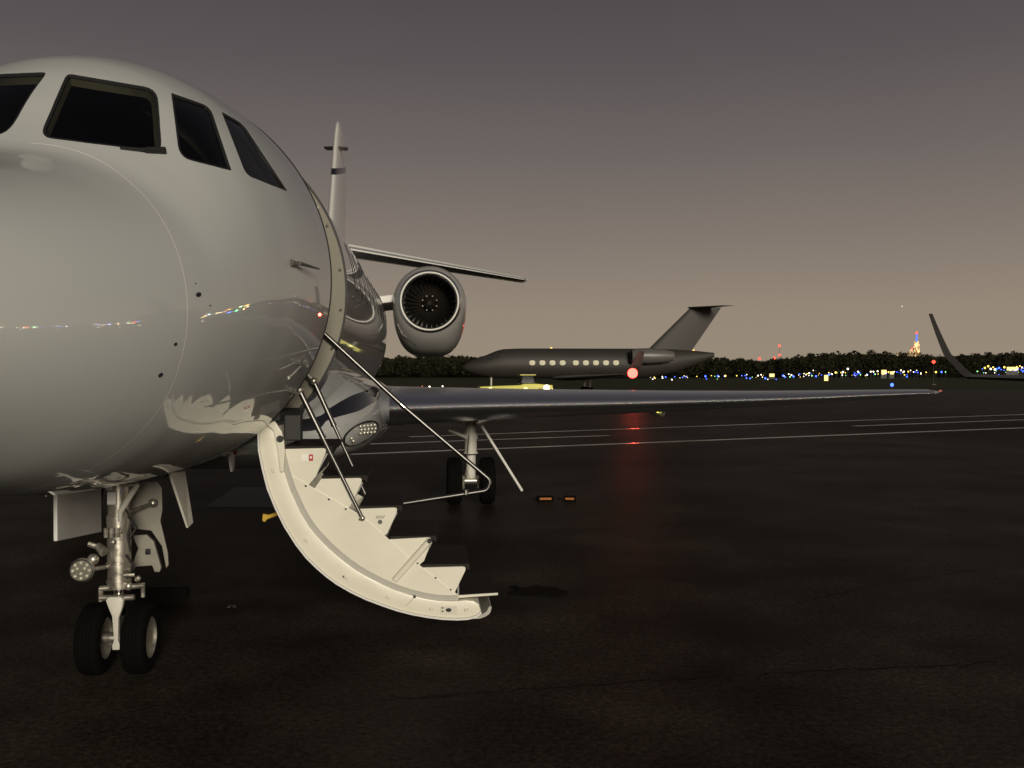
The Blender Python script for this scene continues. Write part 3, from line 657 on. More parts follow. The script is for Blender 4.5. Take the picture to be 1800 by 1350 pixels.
def probe(a, th, length, out, name="air_data_probe"):
    p, nn = surf(np.array(a), np.array(R(th) * VS)); p, nn = Vector(p), Vector(nn)
    fwd = Vector((0, 1, 0)); fwd = (fwd - nn * fwd.dot(nn)).normalized(); b = MB(); root_ = p + nn * out
    b.tube([p, root_ + fwd * .05], [.016, .010], 8); b.tube([root_ + fwd * .03, root_ + fwd * length], [.011, .005], 8); b.sphere(p, .022, 8, (1, 1, 1))
    return b.build(name, M['plaque'], jet, smooth=True)
probe(-.68, 3.9, .36, .035); probe(-.14, -24.9, .10, .05); probe(.08, -34.1, .03, .05)
# windscreen wiper
w0, _ = surf(np.array(-1.30), np.array(R(51.0) * VS), .015); w1, _ = surf(np.array(-1.36), np.array(R(55.5) * VS), .02); w2, _ = surf(np.array(-1.44), np.array(R(66.) * VS), .012)
MB().tube([w0, w1], [.017, .012], 8).tube([w1, (np.array(w1) * .4 + np.array(w2) * .6)], [.008, .004], 6).build("wiper", M['black'], jet, smooth=True)
# belly blade antennas and a drain mast
MB().prism([(1.95, 1.19), (2.2, 1.19), (2.16, 1.01), (2.08, 1.00)], .245, .262, 'x').build("belly_antenna", M['paint'], jet)
MB().sphere((.30, 2.0, 1.16), .018, 8).build("belly_lamp", M['red'], jet, smooth=True)
MB().tube([(.24, 3.0, 1.18), (.24, 3.03, .97)], [.018, .012], 8).build("drain_mast", M['paint'], jet, smooth=True)
for i, a in enumerate(np.arange(2.35, 8.2, .72)):
    t = np.linspace(0, 2 * np.pi, 29)[:-1]; se = lambda x: np.sign(x) * abs(x) ** .65
    for mirror in (0, 1):
        u = a + .15 * se(np.cos(t)); v = R(14) * VS + .21 * se(np.sin(t))
        if mirror: v = math.pi * VS - v
        p, _ = surf(u, v, .003); wb = MB().add(list(p), [tuple(range(28))]).build("cabin_window", M['glass2'], jet, fix=False)

# ---- belly and wing root fairing with its landing light
wfa = pchip([2.35, 2.45, 2.7, 3.0, 3.3, 3.6, 4.0, 4.5, 5.5, 7.2, 8.6, 9.6, 10.4], [.45, .72, .98, 1.16, 1.26, 1.325, 1.365, 1.385, 1.42, 1.42, 1.30, .95, .4])
htop = pchip([2.35, 2.6, 3.1, 3.8, 4.6, 7.5, 9, 10.4], [1.35, 1.55, 1.76, 1.88, 1.90, 1.86, 1.75, 1.6]); hbot = pchip([2.35, 2.6, 3.1, 3.8, 4.6, 7.5, 9, 10.4], [1.10, 1.02, .92, .87, .86, .86, 1.0, 1.35])
rings = []
for a in np.concatenate([np.linspace(2.35, 3.2, 16), np.linspace(3.3, 10.4, 36)]):
    z0, z1 = hbot(a), htop(a); zc = (z0 * .55 + z1 * .45); r_ = []
    for t in np.linspace(0, 2 * np.pi, 49)[:-1]:
        c, s = math.cos(t), math.sin(t); se = lambda x, e: math.copysign(abs(x) ** e, x)
        r_.append((wfa(a) * se(c, .72), a, zc + ((z1 - zc) if s > 0 else (zc - z0)) * se(s, .8)))
    rings.append(r_)
fair = MB().loft(rings).build("belly_fairing", M['skin'], jet, smooth=True, ang=60)
def fair_pt(a, t):
    z0, z1 = hbot(a), htop(a); zc = (z0 * .55 + z1 * .45); c, s = math.cos(t), math.sin(t); se = lambda x, e: math.copysign(abs(x) ** e, x)
    return Vector((wfa(a) * se(c, .72), a, zc + ((z1 - zc) if s > 0 else (zc - z0)) * se(s, .8)))
def place_lamp(center, nrm, uax, ru, rv, name, rows, r_led, parent, tilt=0.):
    n_ = Vector(nrm).normalized(); u_ = (Vector(uax) - n_ * Vector(uax).dot(n_)).normalized(); v_ = n_.cross(u_); c = Vector(center)
    cs = [c + u_ * ru * math.cos(t) + v_ * rv * math.sin(t) for t in np.linspace(0, 2 * math.pi, 33)[:-1]]
    ci = [c + u_ * ru * .88 * math.cos(t) + v_ * rv * .88 * math.sin(t) for t in np.linspace(0, 2 * math.pi, 33)[:-1]]
    b = MB(); k = 32
    b.add([q + n_ * .002 for q in cs] + [q + n_ * .010 for q in ci], [(i, (i + 1) % k, k + (i + 1) % k, k + i) for i in range(k)])
    b.cur = 1; b.add([q + n_ * .004 for q in ci], [tuple(range(k))])
    o = b.build(name, [M['black'], M['bowl']], parent, fix=False)
    first = None
    for (x, y) in rows:
        p = c + u_ * x + v_ * y + n_ * .012
        if first is None: first = MB().sphere((0, 0, 0), r_led, 10, (1, 1, .6)).build("led", M['led'], o, smooth=True, loc=p, fix=False); first.rotation_euler = n_.to_track_quat('Z', 'Y').to_euler()
        else: share(first, "led", o, p, first.rotation_euler)
    return o
LL_EDGE = [(1.347, 3.782, 1.302), (1.35, 3.828, 1.281), (1.349, 3.838, 1.259), (1.342, 3.813, 1.237), (1.331, 3.758, 1.215), (1.314, 3.683, 1.194), (1.294, 3.595, 1.175), (1.27, 3.511, 1.157), (1.243, 3.432, 1.142), (1.214, 3.354, 1.13), (1.186, 3.273, 1.123), (1.16, 3.191, 1.119), (1.136, 3.114, 1.121), (1.115, 3.044, 1.126), (1.097, 2.983, 1.135), (1.084, 2.934, 1.148), (1.076, 2.896, 1.164), (1.073, 2.87, 1.182), (1.075, 2.858, 1.202), (1.082, 2.858, 1.224), (1.094, 2.872, 1.246), (1.11, 2.899, 1.267), (1.131, 2.937, 1.288), (1.154, 2.987, 1.307), (1.18, 3.049, 1.323), (1.207, 3.124, 1.336), (1.234, 3.21, 1.345), (1.26, 3.305, 1.35), (1.285, 3.402, 1.35), (1.307, 3.5, 1.345), (1.325, 3.603, 1.335), (1.338, 3.704, 1.32)]
LL_LED = [(1.199, 3.101, 1.316), (1.226, 3.181, 1.315), (1.253, 3.272, 1.313), (1.279, 3.375, 1.311), (1.306, 3.49, 1.308), (1.206, 3.119, 1.283), (1.232, 3.203, 1.281), (1.259, 3.298, 1.279), (1.285, 3.405, 1.276), (1.312, 3.529, 1.272), (1.199, 3.106, 1.251), (1.225, 3.189, 1.249), (1.252, 3.284, 1.246), (1.278, 3.391, 1.243), (1.304, 3.516, 1.239), (1.14, 2.999, 1.187), (1.128, 2.949, 1.216)]
ctr = Vector(np.mean(np.array(LL_EDGE), 0)); E3 = [Vector(q) for q in LL_EDGE]
nrm = Vector((0, 0, 0))
for i in range(32): nrm += (E3[i] - ctr).cross(E3[(i + 1) % 32] - ctr)
nrm.normalize(); nrm = nrm if nrm.y < 0 else -nrm
b = MB(); inn_ = [ctr + (q - ctr) * .90 for q in E3]; dome = [ctr + (q - ctr) * .55 for q in E3]
b.add([q + nrm * .004 for q in E3] + [q + nrm * .012 for q in inn_], [(i, (i + 1) % 32, 32 + (i + 1) % 32, 32 + i) for i in range(32)])
b.cur = 1; b.add([q + nrm * .006 for q in inn_] + [q + nrm * .016 for q in dome] + [ctr + nrm * .018], [(i, (i + 1) % 32, 32 + (i + 1) % 32, 32 + i) for i in range(32)] + [(32 + i, 32 + (i + 1) % 32, 64) for i in range(32)])
ll = b.build("landing_light", [M['black'], M['bowl']], jet, smooth=True, ang=25, fix=False)
l0 = None
for q in LL_LED:
    p_ = Vector(q) + nrm * .028
    if l0 is None: l0 = MB().sphere((0, 0, 0), .0145, 10).build("led", M['led'], ll, smooth=True, loc=p_, fix=False)
    else: share(l0, "led", ll, p_)
# ---- wings
def airfoil(n=22, t=.1):
    x = (1 - np.cos(np.linspace(0, np.pi, n))) / 2
    y = 5 * t * (.2969 * np.sqrt(x) - .126 * x - .3516 * x**2 + .2843 * x**3 - .1036 * x**4)
    return x, y
def wing_ring(p, le, z, chord, t, up=1.0, x0=0., x1=1., n=22):
    x, y = airfoil(n, t); ring = []
    xs = x0 + (x1 - x0) * x
    yy = 5 * t * (.2969 * np.sqrt(xs) - .126 * xs - .3516 * xs**2 + .2843 * xs**3 - .1036 * xs**4)
    for xi, yi in zip(xs, yy): ring.append((p, le + chord * xi, z + chord * yi * up))
    for xi, yi in list(zip(xs, yy))[::-1][1:-1]: ring.append((p, le + chord * xi, z - chord * yi * 1.08))
    return ring
WP = [1.0, 1.45, 2.4, 4.2, 6.4, 8.6, 9.5, 9.86]; WL = [4.05, 4.40, 4.93, 5.76, 6.80, 7.85, 8.25, 8.75]; WZ = [1.42, 1.425, 1.43, 1.432, 1.445, 1.485, 1.50, 1.505]
WC = [5.1, 4.6, 3.75, 3.0, 2.25, 1.45, 1.1, .45]; WT = [.095, .095, .10, .10, .095, .09, .085, .06]
fWL, fWZ, fWC, fWT = (pchip(WP, q) for q in (WL, WZ, WC, WT))
for sgn in (1, -1):
    rr = []; slat = []
    for p in np.concatenate([np.linspace(1.0, 9.5, 40), np.linspace(9.55, 9.86, 8)]):
        rr.append([(sgn * x, y, z) for x, y, z in wing_ring(p, fWL(p), fWZ(p), fWC(p), fWT(p))])
        if 1.3 <= p <= 9.5:
            ch = fWC(p); xs = np.concatenate([np.linspace(math.sqrt(.20), 0, 14)[:-1], -np.linspace(0, math.sqrt(.16), 12)]); r_ = []
            for q in xs:
                x_ = q * q; y_ = 5 * fWT(p) * (.2969 * abs(q) - .126 * x_ - .3516 * x_**2 + .2843 * x_**3)
                r_.append((sgn * p, fWL(p) + ch * x_ - .006, fWZ(p) + (ch * y_ + .005 if q > 0 else -ch * y_ * 1.08 - .004)))
            slat.append(r_)
    wo = MB().loft(rr).build("wing", M['wing'], jet, smooth=True, ang=50)
    MB().loft(slat, closed=False, cap=False).build("leading_edge_slat", M['slat'], wo, smooth=True, ang=60)
    c = Vector((sgn * 9.80, 8.62, 1.525)); MB().sphere(c, .022, 8, (1, 1.6, .7)).build("tip_lamp", E_['d'], wo, smooth=True)
    b = MB(); rings = []
    for a, r0 in ((6.95, .01), (7.0, .045), (7.12, .075), (7.35, .085), (7.8, .07), (8.3, .02)):
        rings.append([(sgn * 5.0 + r0 * math.cos(t), a, 1.27 + r0 * math.sin(t) + (a - 7) * .03) for t in np.linspace(0, 2 * np.pi, 17)[:-1]])
    fl = b.loft(rings).build("flap_track_fairing", M['paint'], wo, smooth=True)
MB().sphere((4.93, 6.98, 1.285), .02, 8).build("inspection_lamp", emit("yellow_inspection_lamp", (1, .85, .15), 3.0), jet, smooth=True)

# ---- fin, tailplane
def slab_ring(a0, ch, z, t, n=16):
    x, y = airfoil(n, t); r_ = []
    for xi, yi in zip(x, y): r_.append((ch * yi, a0 + ch * xi, z))
    for xi, yi in list(zip(x, y))[::-1][1:-1]: r_.append((-ch * yi, a0 + ch * xi, z))
    return r_
fa = pchip([3.3, 4.2, 5.2, 6.6, 6.92], [11.1, 12.15, 12.85, 13.75, 14.05]); fcx = pchip([3.3, 4.2, 5.2, 6.6, 6.92], [4.6, 3.6, 3.1, 2.35, 1.9])
finb = MB(); zs = list(np.linspace(3.3, 6.8, 30)) + [6.86, 6.90, 6.92]
finb.loft([slab_ring(float(fa(z)) + (0 if z < 6.8 else (z - 6.8) * .6), float(fcx(z)) - (0 if z < 6.8 else (z - 6.8) * 3), z, .066 if z < 6.85 else .045) for z in zs])
M['finskin'] = M['paint'].copy(); nt = M['finskin'].node_tree; bb = nt.nodes["Principled BSDF"]; src = bb.inputs["Base Color"].links[0].from_socket
tc = nt.nodes.new("ShaderNodeTexCoord"); sp = nt.nodes.new("ShaderNodeSeparateXYZ"); nt.links.new(tc.outputs["Object"], sp.inputs[0])
m1 = nt.nodes.new("ShaderNodeMath"); m1.operation = 'MULTIPLY_ADD'; m1.inputs[1].default_value = -.22; nt.links.new(sp.outputs["Y"], m1.inputs[0]); nt.links.new(sp.outputs["Z"], m1.inputs[2])
m2 = nt.nodes.new("ShaderNodeMath"); m2.operation = 'SUBTRACT'; nt.links.new(m1.outputs[0], m2.inputs[0]); m2.inputs[1].default_value = 2.805
m3 = nt.nodes.new("ShaderNodeMath"); m3.operation = 'ABSOLUTE'; nt.links.new(m2.outputs[0], m3.inputs[0]); m4 = nt.nodes.new("ShaderNodeMath"); m4.operation = 'LESS_THAN'; nt.links.new(m3.outputs[0], m4.inputs[0]); m4.inputs[1].default_value = .062
mx = nt.nodes.new("ShaderNodeMix"); mx.data_type = 'RGBA'; nt.links.new(m4.outputs[0], mx.inputs[0]); nt.links.new(src, mx.inputs[6]); mx.inputs[7].default_value = (.006, .0075, .014, 1); nt.links.new(mx.outputs[2], bb.inputs["Base Color"])
fin = finb.build("tail_fin", M['finskin'], jet, smooth=True, ang=50)
b = MB()
for s in (1, -1):
    b.loft([[(s * p, y, z) for p, y, z in wing_ring(p, 13.62 + .35 * p, 6.30, c_, .07, n=8)] for p, c_ in ((.02, .42), (.20, .34), (.235, .22))])
b.build("fin_antenna", M['nacelle'], fin, smooth=True)
for sgn in (1, -1):
    rr = []
    for p in np.linspace(.15, 3.9, 22):
        t = p / 3.9; rr.append([(sgn * x, y, z) for x, y, z in wing_ring(p, 12.9 + 1.95 * t, 4.27 - .45 * t, 2.1 - 1.15 * t, .085)])
    rr.append([(sgn * x, y, z) for x, y, z in wing_ring(3.95, 15.2, 3.815, .5, .04)])
    tp = MB().loft(rr).build("tailplane", M['wing'], jet, smooth=True, ang=50)
    MB().loft([[(sgn * (p + .0), 12.9 + 1.95 * p / 3.9 - .006 + .028 * math.sin(u) ** 2, 4.27 - .45 * p / 3.9 + .045 * (2.1 - 1.15 * p / 3.9) / 1.6 * math.cos(u)) for u in np.linspace(0, math.pi, 9)] for p in np.linspace(.3, 3.88, 12)], closed=False, cap=False).build("tailplane_leading_edge", M['paint'], tp, smooth=True, fix=False)
    MB().sphere((sgn * 3.95, 15.1, 3.82), .03, 8).build("static_wick_lamp", M['led'], tp, smooth=True)

# ---- engines
def engine(sgn):
    ex, ea, ez = sgn * 1.86, 9.0, 2.90
    rings = []
    for (a, ry, up, dn) in ((.03, .47, .47, .47), (.08, .515, .52, .54), (.18, .55, .555, .62), (.35, .57, .575, .72), (.6, .585, .585, .80), (1.0, .585, .585, .84), (1.6, .56, .56, .80), (2.3, .50, .50, .66), (2.9, .42, .42, .46), (3.1, .39, .39, .40)):
        ex_ = 1.0 - .34 * min(1, max(0, a - .03) * 2.5)
        rings.append([(ex + ry * (math.cos(t) if math.sin(t) > 0 else math.copysign(abs(math.cos(t)) ** ex_, math.cos(t))), ea + a, ez + (up * math.sin(t) if math.sin(t) > 0 else -dn * abs(math.sin(t)) ** (1 - (1 - ex_) * .3))) for t in np.linspace(0, 2 * np.pi, 65)[:-1]])
    nac = MB().loft(rings, cap=False).build("engine_nacelle", M['nacelle'], jet, smooth=True, ang=70)
    prof = [(.06, .492), (.0, .475), (-.03, .450), (-.02, .424), (.03, .405), (.06, .402), (.06, .492)]
    MB().lathe(prof, 'y', (ex, ea, ez), 56).build("intake_lip", M['slat'], nac, smooth=True)
    MB().lathe([(-.036, .449), (-.041, .438), (-.036, .427), (-.026, .424), (-.02, .438), (-.026, .452)], 'y', (ex, ea, ez), 64, close=True).build("intake_lip_ring", M['liphi'], nac, smooth=True)  # pale ring whose colour stands for the highlight on the polished lip
    MB().lathe([(.05, .403), (.35, .405), (.62, .415), (.63, .02)], 'y', (ex, ea, ez), 48).build("intake_duct", M['duct'], nac, smooth=True, fix=False)
    MB().lathe([(.30, .0), (.31, .03), (.36, .075), (.44, .115), (.50, .125)], 'y', (ex, ea, ez), 32).build("spinner", M['blade'], nac, smooth=True)
    first = None
    for k in range(8):
        t = 2 * math.pi * (k + .5) / 8; p = (ex + .118 * math.cos(t), ea + .405, ez + .118 * math.sin(t))
        if first is None: first = MB().sphere((0, 0, 0), .013, 8).build("spinner_bolt", M['led'], nac, smooth=True, loc=p, fix=False)
        else: share(first, "spinner_bolt", nac, p)
    first = None
    for k in range(28):
        t = 2 * math.pi * k / 28
        if first is None:
            vs = []; fs = []
            for i, r_ in enumerate(np.linspace(.115, .398, 6)):
                tw = R(25 + 38 * (i / 5)); w_ = .032 + .018 * i / 5
                for s in (-1, 0, 1): vs.append((s * w_ * math.cos(tw), s * w_ * math.sin(tw) + .006 * (1 - s * s), r_))
                if i:
                    for j in (0, 1): fs.append((3 * i - 3 + j, 3 * i - 2 + j, 3 * i + 1 + j, 3 * i + j))
            first = MB().add(vs, fs).build("fan_blade", M['blade'], nac, smooth=True, loc=(ex, ea + .50, ez), fix=False)
        else: share(first, "fan_blade", nac, (ex, ea + .50, ez), (0, t, 0))
    # pylon to the fuselage and a drain pipe
    MB().prism([(sgn * .95, ez - .02), (ex - sgn * .5, ez + .03), (ex - sgn * .5, ez + .15), (sgn * .95, ez + .10)], ea + .5, ea + 2.4).build("engine_pylon", M['paint'], nac, bevel=.02)
    MB().tube([(ex - sgn * .50, ea + .22, ez - .33), (ex - sgn * .42, ea + .24, ez - .50), (ex - sgn * .2, ea + .3, ez - .67)], .012, 8).build("drain_line", M['chrome'], nac, smooth=True)
engine(1); engine(-1)

# ---- nose landing gear
def nose_gear():
    b = MB(); b.tube([(0, .02, 1.25), (0, .02, .88)], .062, 20); g = b.build("nose_gear", M['steel'], jet, smooth=True)
    b = MB()
    for z0, z1, r in ((.95, .90, .07), (.90, .66, .068), (.665, .64, .074), (.64, .56, .066), (.56, .545, .072), (.545, .53, .068), (.53, .51, .071)): b.tube([(0, .02, z0), (0, .02, z1)], r, 24)
    b.build("strut_collar", M['steel'], g, smooth=True)
    MB().tube([(0, .02, .55), (0, .02, .20)], .036, 20).build("oleo_piston", M['chrome'], g, smooth=True)
    MB().prism([(-.05, .455), (-.035, .475), (.035, .475), (.052, .455), (.045, .41), (.024, .35), (.020, .22), (.030, .19), (.030, .16), (-.014, .16), (-.014, .19), (-.004, .22), (-.014, .36), (-.034, .41)], -.075, -.03).build("torque_link", M['gearpaint'], g, smooth=True, bevel=.007)
    MB().tube([(-.10, -.02, .515), (.155, -.02, .53)], .017, 12).tube([(-.10, -.02, .46), (.10, -.02, .46)], .018, 12).tube([(-.095, -.02, .52), (-.095, -.02, .44)], .015, 10).tube([(.15, -.02, .545), (.15, -.02, .46)], .012, 10).sphere((.12, -.02, .57), .02, 8).sphere((.07, -.03, .53), .026, 10).build("steering_links", M['steel'], g, smooth=True)
    MB().tube([(-.12, 0, .215), (.12, 0, .215)], .03, 16).build("axle", M['steel'], g, smooth=True)
    MB().tube([(.13, -.05, 1.14), (.035, -.07, .98), (.03, -.06, .92)], [.017, .017, .012], 10).tube([(.135, -.05, 1.145), (.05, -.06, 1.135)], .012, 8).build("drag_brace", M['gearpaint'], g, smooth=True)
    MB().box((-.015, -.062, 1.06), (.05, .02, .075)).box((-.03, -.062, 1.12), (.035, .02, .025)).build("data_plate", M['paint'], g, bevel=.003)
    b = MB()
    for x in (-.045, -.012, .02): b.tube([(x, -.075, .885), (x, -.075, .83)], .014, 10)
    b.tube([(-.06, -.06, .86), (.04, -.06, .86)], .010, 8); b.tube([(-.10, -.06, .78), (-.05, -.08, .74)], [.022, .03], 12); b.sphere((-.12, -.07, .70), .035, 10); b.tube([(-.15, -.06, .79), (-.09, -.06, .77)], .018, 8); b.sphere((-.005, -.08, .80), .018, 8)
    MB().tube([(.05, -.055, .63), (.09, -.055, .635)], .016, 8).build("valve", M['steel'], g, smooth=True); MB().tube([(.05, -.06, .60), (.11, -.05, .60)], .012, 8).build("valve", M['steel'], g, smooth=True)
    b.build("steering_actuator", M['steel'], g, smooth=True)
    b = MB()
    for pts in ([(.055, -.05, 1.0), (.09, -.03, .92), (.07, -.05, .84), (.085, -.04, .74)], [(.07, -.04, .95), (.115, -.02, .88), (.07, -.04, .80)], [(.06, -.05, .72), (.10, -.04, .66), (.065, -.05, .58)]): b.tube(pts, .008, 6)
    b.build("hydraulic_hose", M['black'], g, smooth=True)
    # taxi lamp
    lp = place_lamp((-.172, -.12, .645), (.18, -1, .05), (1, 0, 0), .068, .068, "taxi_light", [(0, -.018)] + [(.045 * math.cos(k * math.pi / 4), .045 * math.sin(k * math.pi / 4)) for k in range(8)] + [(.020, .012), (-.020, .012)], .0105, jet)
    MB().lathe([(-.004, .070), (-.008, .066), (.004, .064), (.004, .070), (.03, .068), (.06, .035), (.075, .001)], 'y', (-.172, -.115, .645), 24).build("lamp_housing", M['steel'], lp, smooth=True).location = (0, 0, 0)
    MB().tube([(-.15, -.10, .645), (-.06, -.02, .645)], .014, 8).build("lamp_bracket", M['steel'], lp, smooth=True)
    # dual wheels
    tyre = [(-.066, .125), (-.070, .15), (-.069, .178), (-.060, .200), (-.046, .2095)] + sum([[(x - .0035, .2125), (x - .003, .206), (x + .003, .206), (x + .0035, .2125)] for x in (-.03, -.01, .01, .03)], []) + [(.046, .2095), (.060, .200), (.069, .178), (.070, .15), (.066, .125)]
    rim = [(-.06, .125), (-.062, .118), (-.045, .108), (-.03, .05), (-.03, 0.001), (.03, 0.001), (.03, .05), (.045, .108), (.062, .118), (.06, .125)]
    t0 = MB().lathe(tyre, 'x', (0, 0, 0), 48).build("nose_wheel", M['rubber'], jet, smooth=True, ang=40, loc=(.13, 0, .2125)); r0 = MB().lathe(rim, 'x', (0, 0, 0), 40).build("rim", M['steel'], t0, smooth=True, ang=30)
    t1 = share(t0, "nose_wheel", jet, (-.13, 0, .2125)); share(r0, "rim", t1)
    # doors
    MB().add([(-.27, -.22, 1.215), (-.27, .54, 1.155), (-.27, .54, .765), (-.27, -.22, .835), (-.292, -.22, 1.215), (-.292, .54, 1.155), (-.292, .54, .765), (-.292, -.22, .835)], [(0, 1, 2, 3), (7, 6, 5, 4), (0, 4, 5, 1), (1, 5, 6, 2), (2, 6, 7, 3), (3, 7, 4, 0)]).build("nose_gear_door", M['gearpanel'], jet, bevel=.006)
    MB().add([(.265, .10, 1.19), (.27, .44, 1.17), (.335, .40, .84), (.325, .30, .82), (.283, .10, 1.19), (.288, .44, 1.17), (.349, .40, .84), (.339, .30, .82)], [(0, 1, 2, 3), (7, 6, 5, 4), (0, 4, 5, 1), (1, 5, 6, 2), (2, 6, 7, 3), (3, 7, 4, 0)]).build("nose_gear_door", M['gearpaint'], jet, bevel=.006)
    # aft brace panel: a flat plate with a folded lower bracket
    MB().prism([(-.05, 1.11), (.135, 1.115), (.165, 1.07), (.168, .93), (.155, .86), (.20, .66), (.205, .58), (.19, .56), (.165, .70), (.10, .80), (-.05, .82)], .34, .36).build("brace_panel", M['bracegrey'], jet, bevel=.005)
    MB().prism([(.00, .78), (.085, .785), (.13, .74), (.175, .575), (.165, .548), (.135, .55), (.12, .59), (.02, .585), (.0, .555), (-.015, .56), (.035, .70)], .28, .31).build("brace_bracket", M['bracegrey'], jet, bevel=.005)
    MB().sphere((.095, .275, .675), .016, 8).box((.098, .275, .68), (.03, .01, .035)).build("bracket_hole", M['black'], jet)
    MB().tube([(.03, .15, .95), (.12, .30, .98)], .012, 8).sphere((.12, .31, .98), .03, 10).build("brace_fitting", M['steel'], jet, smooth=True)
    # wheel well rim
    MB().prism([(-.52, -.95), (-.29, -.15), (-.28, .45), (.25, .46), (.26, -.05), (.12, -.35)], 1.166, 1.19, 'z').build("wheel_well", M['dark'], jet)
    MB().add([(-.55, -1.0, 1.21), (-.27, -.17, 1.165), (-.02, -.22, 1.16), (-.04, -.40, 1.19)], [(0, 1, 2, 3)]).build("well_lip_panel", M['gearpanel'], jet)
    MB().add([(-.10, -.12, 1.165), (.16, -.05, 1.155), (.24, .2, 1.15), (.22, .3, 1.15), (-.10, .1, 1.15)], [(0, 1, 2, 3, 4)]).build("well_lip_panel", M['gearpaint'], jet)
nose_gear()

# ---- main landing gear
def main_gear(sgn):
    x0, a0 = sgn * 2.42, 7.39
    g = MB().tube([(x0, a0, 1.32), (x0, a0, .98)], .075, 20).tube([(x0, a0, .98), (x0, a0, .90)], .10, 20).tube([(x0, a0, .90), (x0, a0, .72)], .085, 20).tube([(x0, a0, .72), (x0, a0, .69)], .10, 20).build("main_gear", M['gearpaint'], jet, smooth=True)
    MB().tube([(x0, a0, .70), (x0, a0, .36)], .068, 20).box((x0, a0 - .07, .44), (.07, .03, .08)).build("oleo_piston", M['gearpaint'], g, smooth=True)
    MB().tube([(x0, a0, .70), (x0, a0, .685)], .105, 20).build("collar_band", M['black'], g, smooth=True)
    MB().tube([(x0 - .26, a0, .325), (x0 + .26, a0, .325)], .05, 14).build("axle", M['steel'], g, smooth=True)
    MB().tube([(x0 - sgn * .30, a0 - .05, 1.02), (x0, a0 - .06, .90)], [.02, .024], 10).build("side_stay", M['gearpaint'], g, smooth=True)
    b = MB()
    for s in (-1, 1): b.tube([(x0 + s * .10, a0 - .06, .40), (x0 + s * .11, a0 - .06, .22)], .022, 8); b.sphere((x0 + s * .11, a0 - .07, .24), .03, 8); b.sphere((x0 + s * .10, a0 - .07, .36), .026, 8)
    b.tube([(x0 - .03, a0 - .09, .95), (x0 - .06, a0 - .09, .50), (x0 - .09, a0 - .07, .35)], .009, 6)
    b.build("brake_lines", M['steel'], g, smooth=True)
    tyre = [(-.095, .19), (-.105, .225), (-.100, .28), (-.080, .312), (-.05, .322)] + sum([[(x - .006, .325), (x - .005, .316), (x + .005, .316), (x + .006, .325)] for x in (-.03, 0, .03)], []) + [(.05, .322), (.080, .312), (.100, .28), (.105, .225), (.095, .19)]
    rim = [(-.085, .19), (-.09, .18), (-.06, .16), (-.04, .07), (-.04, .001), (.04, .001), (.04, .07), (.06, .16), (.09, .18), (.085, .19)]
    t0 = MB().lathe(tyre, 'x', (0, 0, 0), 48).build("main_wheel", M['rubber'], jet, smooth=True, ang=40, loc=(x0 + .225, a0, .325)); r0 = MB().lathe(rim, 'x', (0, 0, 0), 32).build("rim", M['gearpaint'], t0, smooth=True, ang=30)
    t1 = share(t0, "main_wheel", jet, (x0 - .225, a0, .325)); share(r0, "rim", t1)
    b = MB(); q = [(sgn * 2.53, a0 - .45, 1.10), (sgn * 2.53, a0 + .45, 1.10), (sgn * 3.09, a0 + .28, .20), (sgn * 3.09, a0 - .30, .20)]; nrm = Vector((.85 * sgn, 0, .53)) * .035
    b.add(q + [tuple(Vector(v) + nrm) for v in q], [(0, 1, 2, 3), (7, 6, 5, 4), (0, 4, 5, 1), (1, 5, 6, 2), (2, 6, 7, 3), (3, 7, 4, 0)]); b.build("main_gear_door", M['paint'], jet, bevel=.012)
    b = MB(); q = [(sgn * 2.50, a0 - .35, 1.10), (sgn * 2.50, a0 + .3, 1.10), (sgn * 2.80, a0 + .2, 1.225), (sgn * 2.82, a0 - .3, 1.225)]; nrm = Vector((-.3 * sgn, 0, .9)) * .02
    b.add(q + [tuple(Vector(v) + nrm) for v in q], [(0, 1, 2, 3), (7, 6, 5, 4), (0, 4, 5, 1), (1, 5, 6, 2), (2, 6, 7, 3), (3, 7, 4, 0)]); b.build("gear_fairing_door", M['paint'], jet, bevel=.006)
    MB().tube([(x0 - .30, a0 - .1, 1.18), (x0 + .1, a0 - .1, 1.16)], .03, 8).tube([(x0 - .2, a0 - .2, 1.13), (x0 + .15, a0 - .15, 1.20)], .02, 8).build("trunnion", M['gearpaint'], g, smooth=True)
main_gear(1); main_gear(-1)

# ---- air stair: the cabin door let down
F0, F1 = .50, 1.26                                              # front and aft flank planes
outer = [(.775, 1.46), (.757, 1.403), (.760, 1.30), (.783, 1.18), (.815, 1.05), (.867, .919), (.925, .80), (.996, .685), (1.06, .60), (1.125, .533), (1.19, .475), (1.255, .425), (1.35, .368), (1.45, .318), (1.55, .278), (1.646, .243), (1.745, .215), (1.844, .195), (1.945, .180), (2.042, .174), (2.11, .176), (2.165, .190), (2.20, .215)]
innr = [(.865, 1.45), (.868, 1.36), (.885, 1.27), (.915, 1.15), (.955, 1.03), (1.02, .885), (1.07, .80), (1.125, .73), (1.19, .66), (1.255, .60), (1.32, .545), (1.385, .498), (1.46, .452), (1.541, .41), (1.63, .369), (1.725, .334), (1.82, .308), (1.91, .292), (1.98, .287), (2.042, .287), (2.10, .292), (2.15, .285), (2.185, .265)]
def strip(po, pi, a0, a1):
    b = MB(); n = len(po)
    rings = [[(o_[0], a0, o_[1]), (o_[0], a1, o_[1]), (i_[0], a1, i_[1]), (i_[0], a0, i_[1])] for o_, i_ in zip(po, pi)]
    return b.loft(rings)
stair = strip(outer, innr, F0 - .04, F1 + .04).build("air_stair", M['cream'], jet, smooth=True, ang=40, bevel=.006)
lip_o = [(p - .012 * math.cos(R(225)) * 0, z) for p, z in outer]
lo = [(p, z) for p, z in outer]; lo2 = []
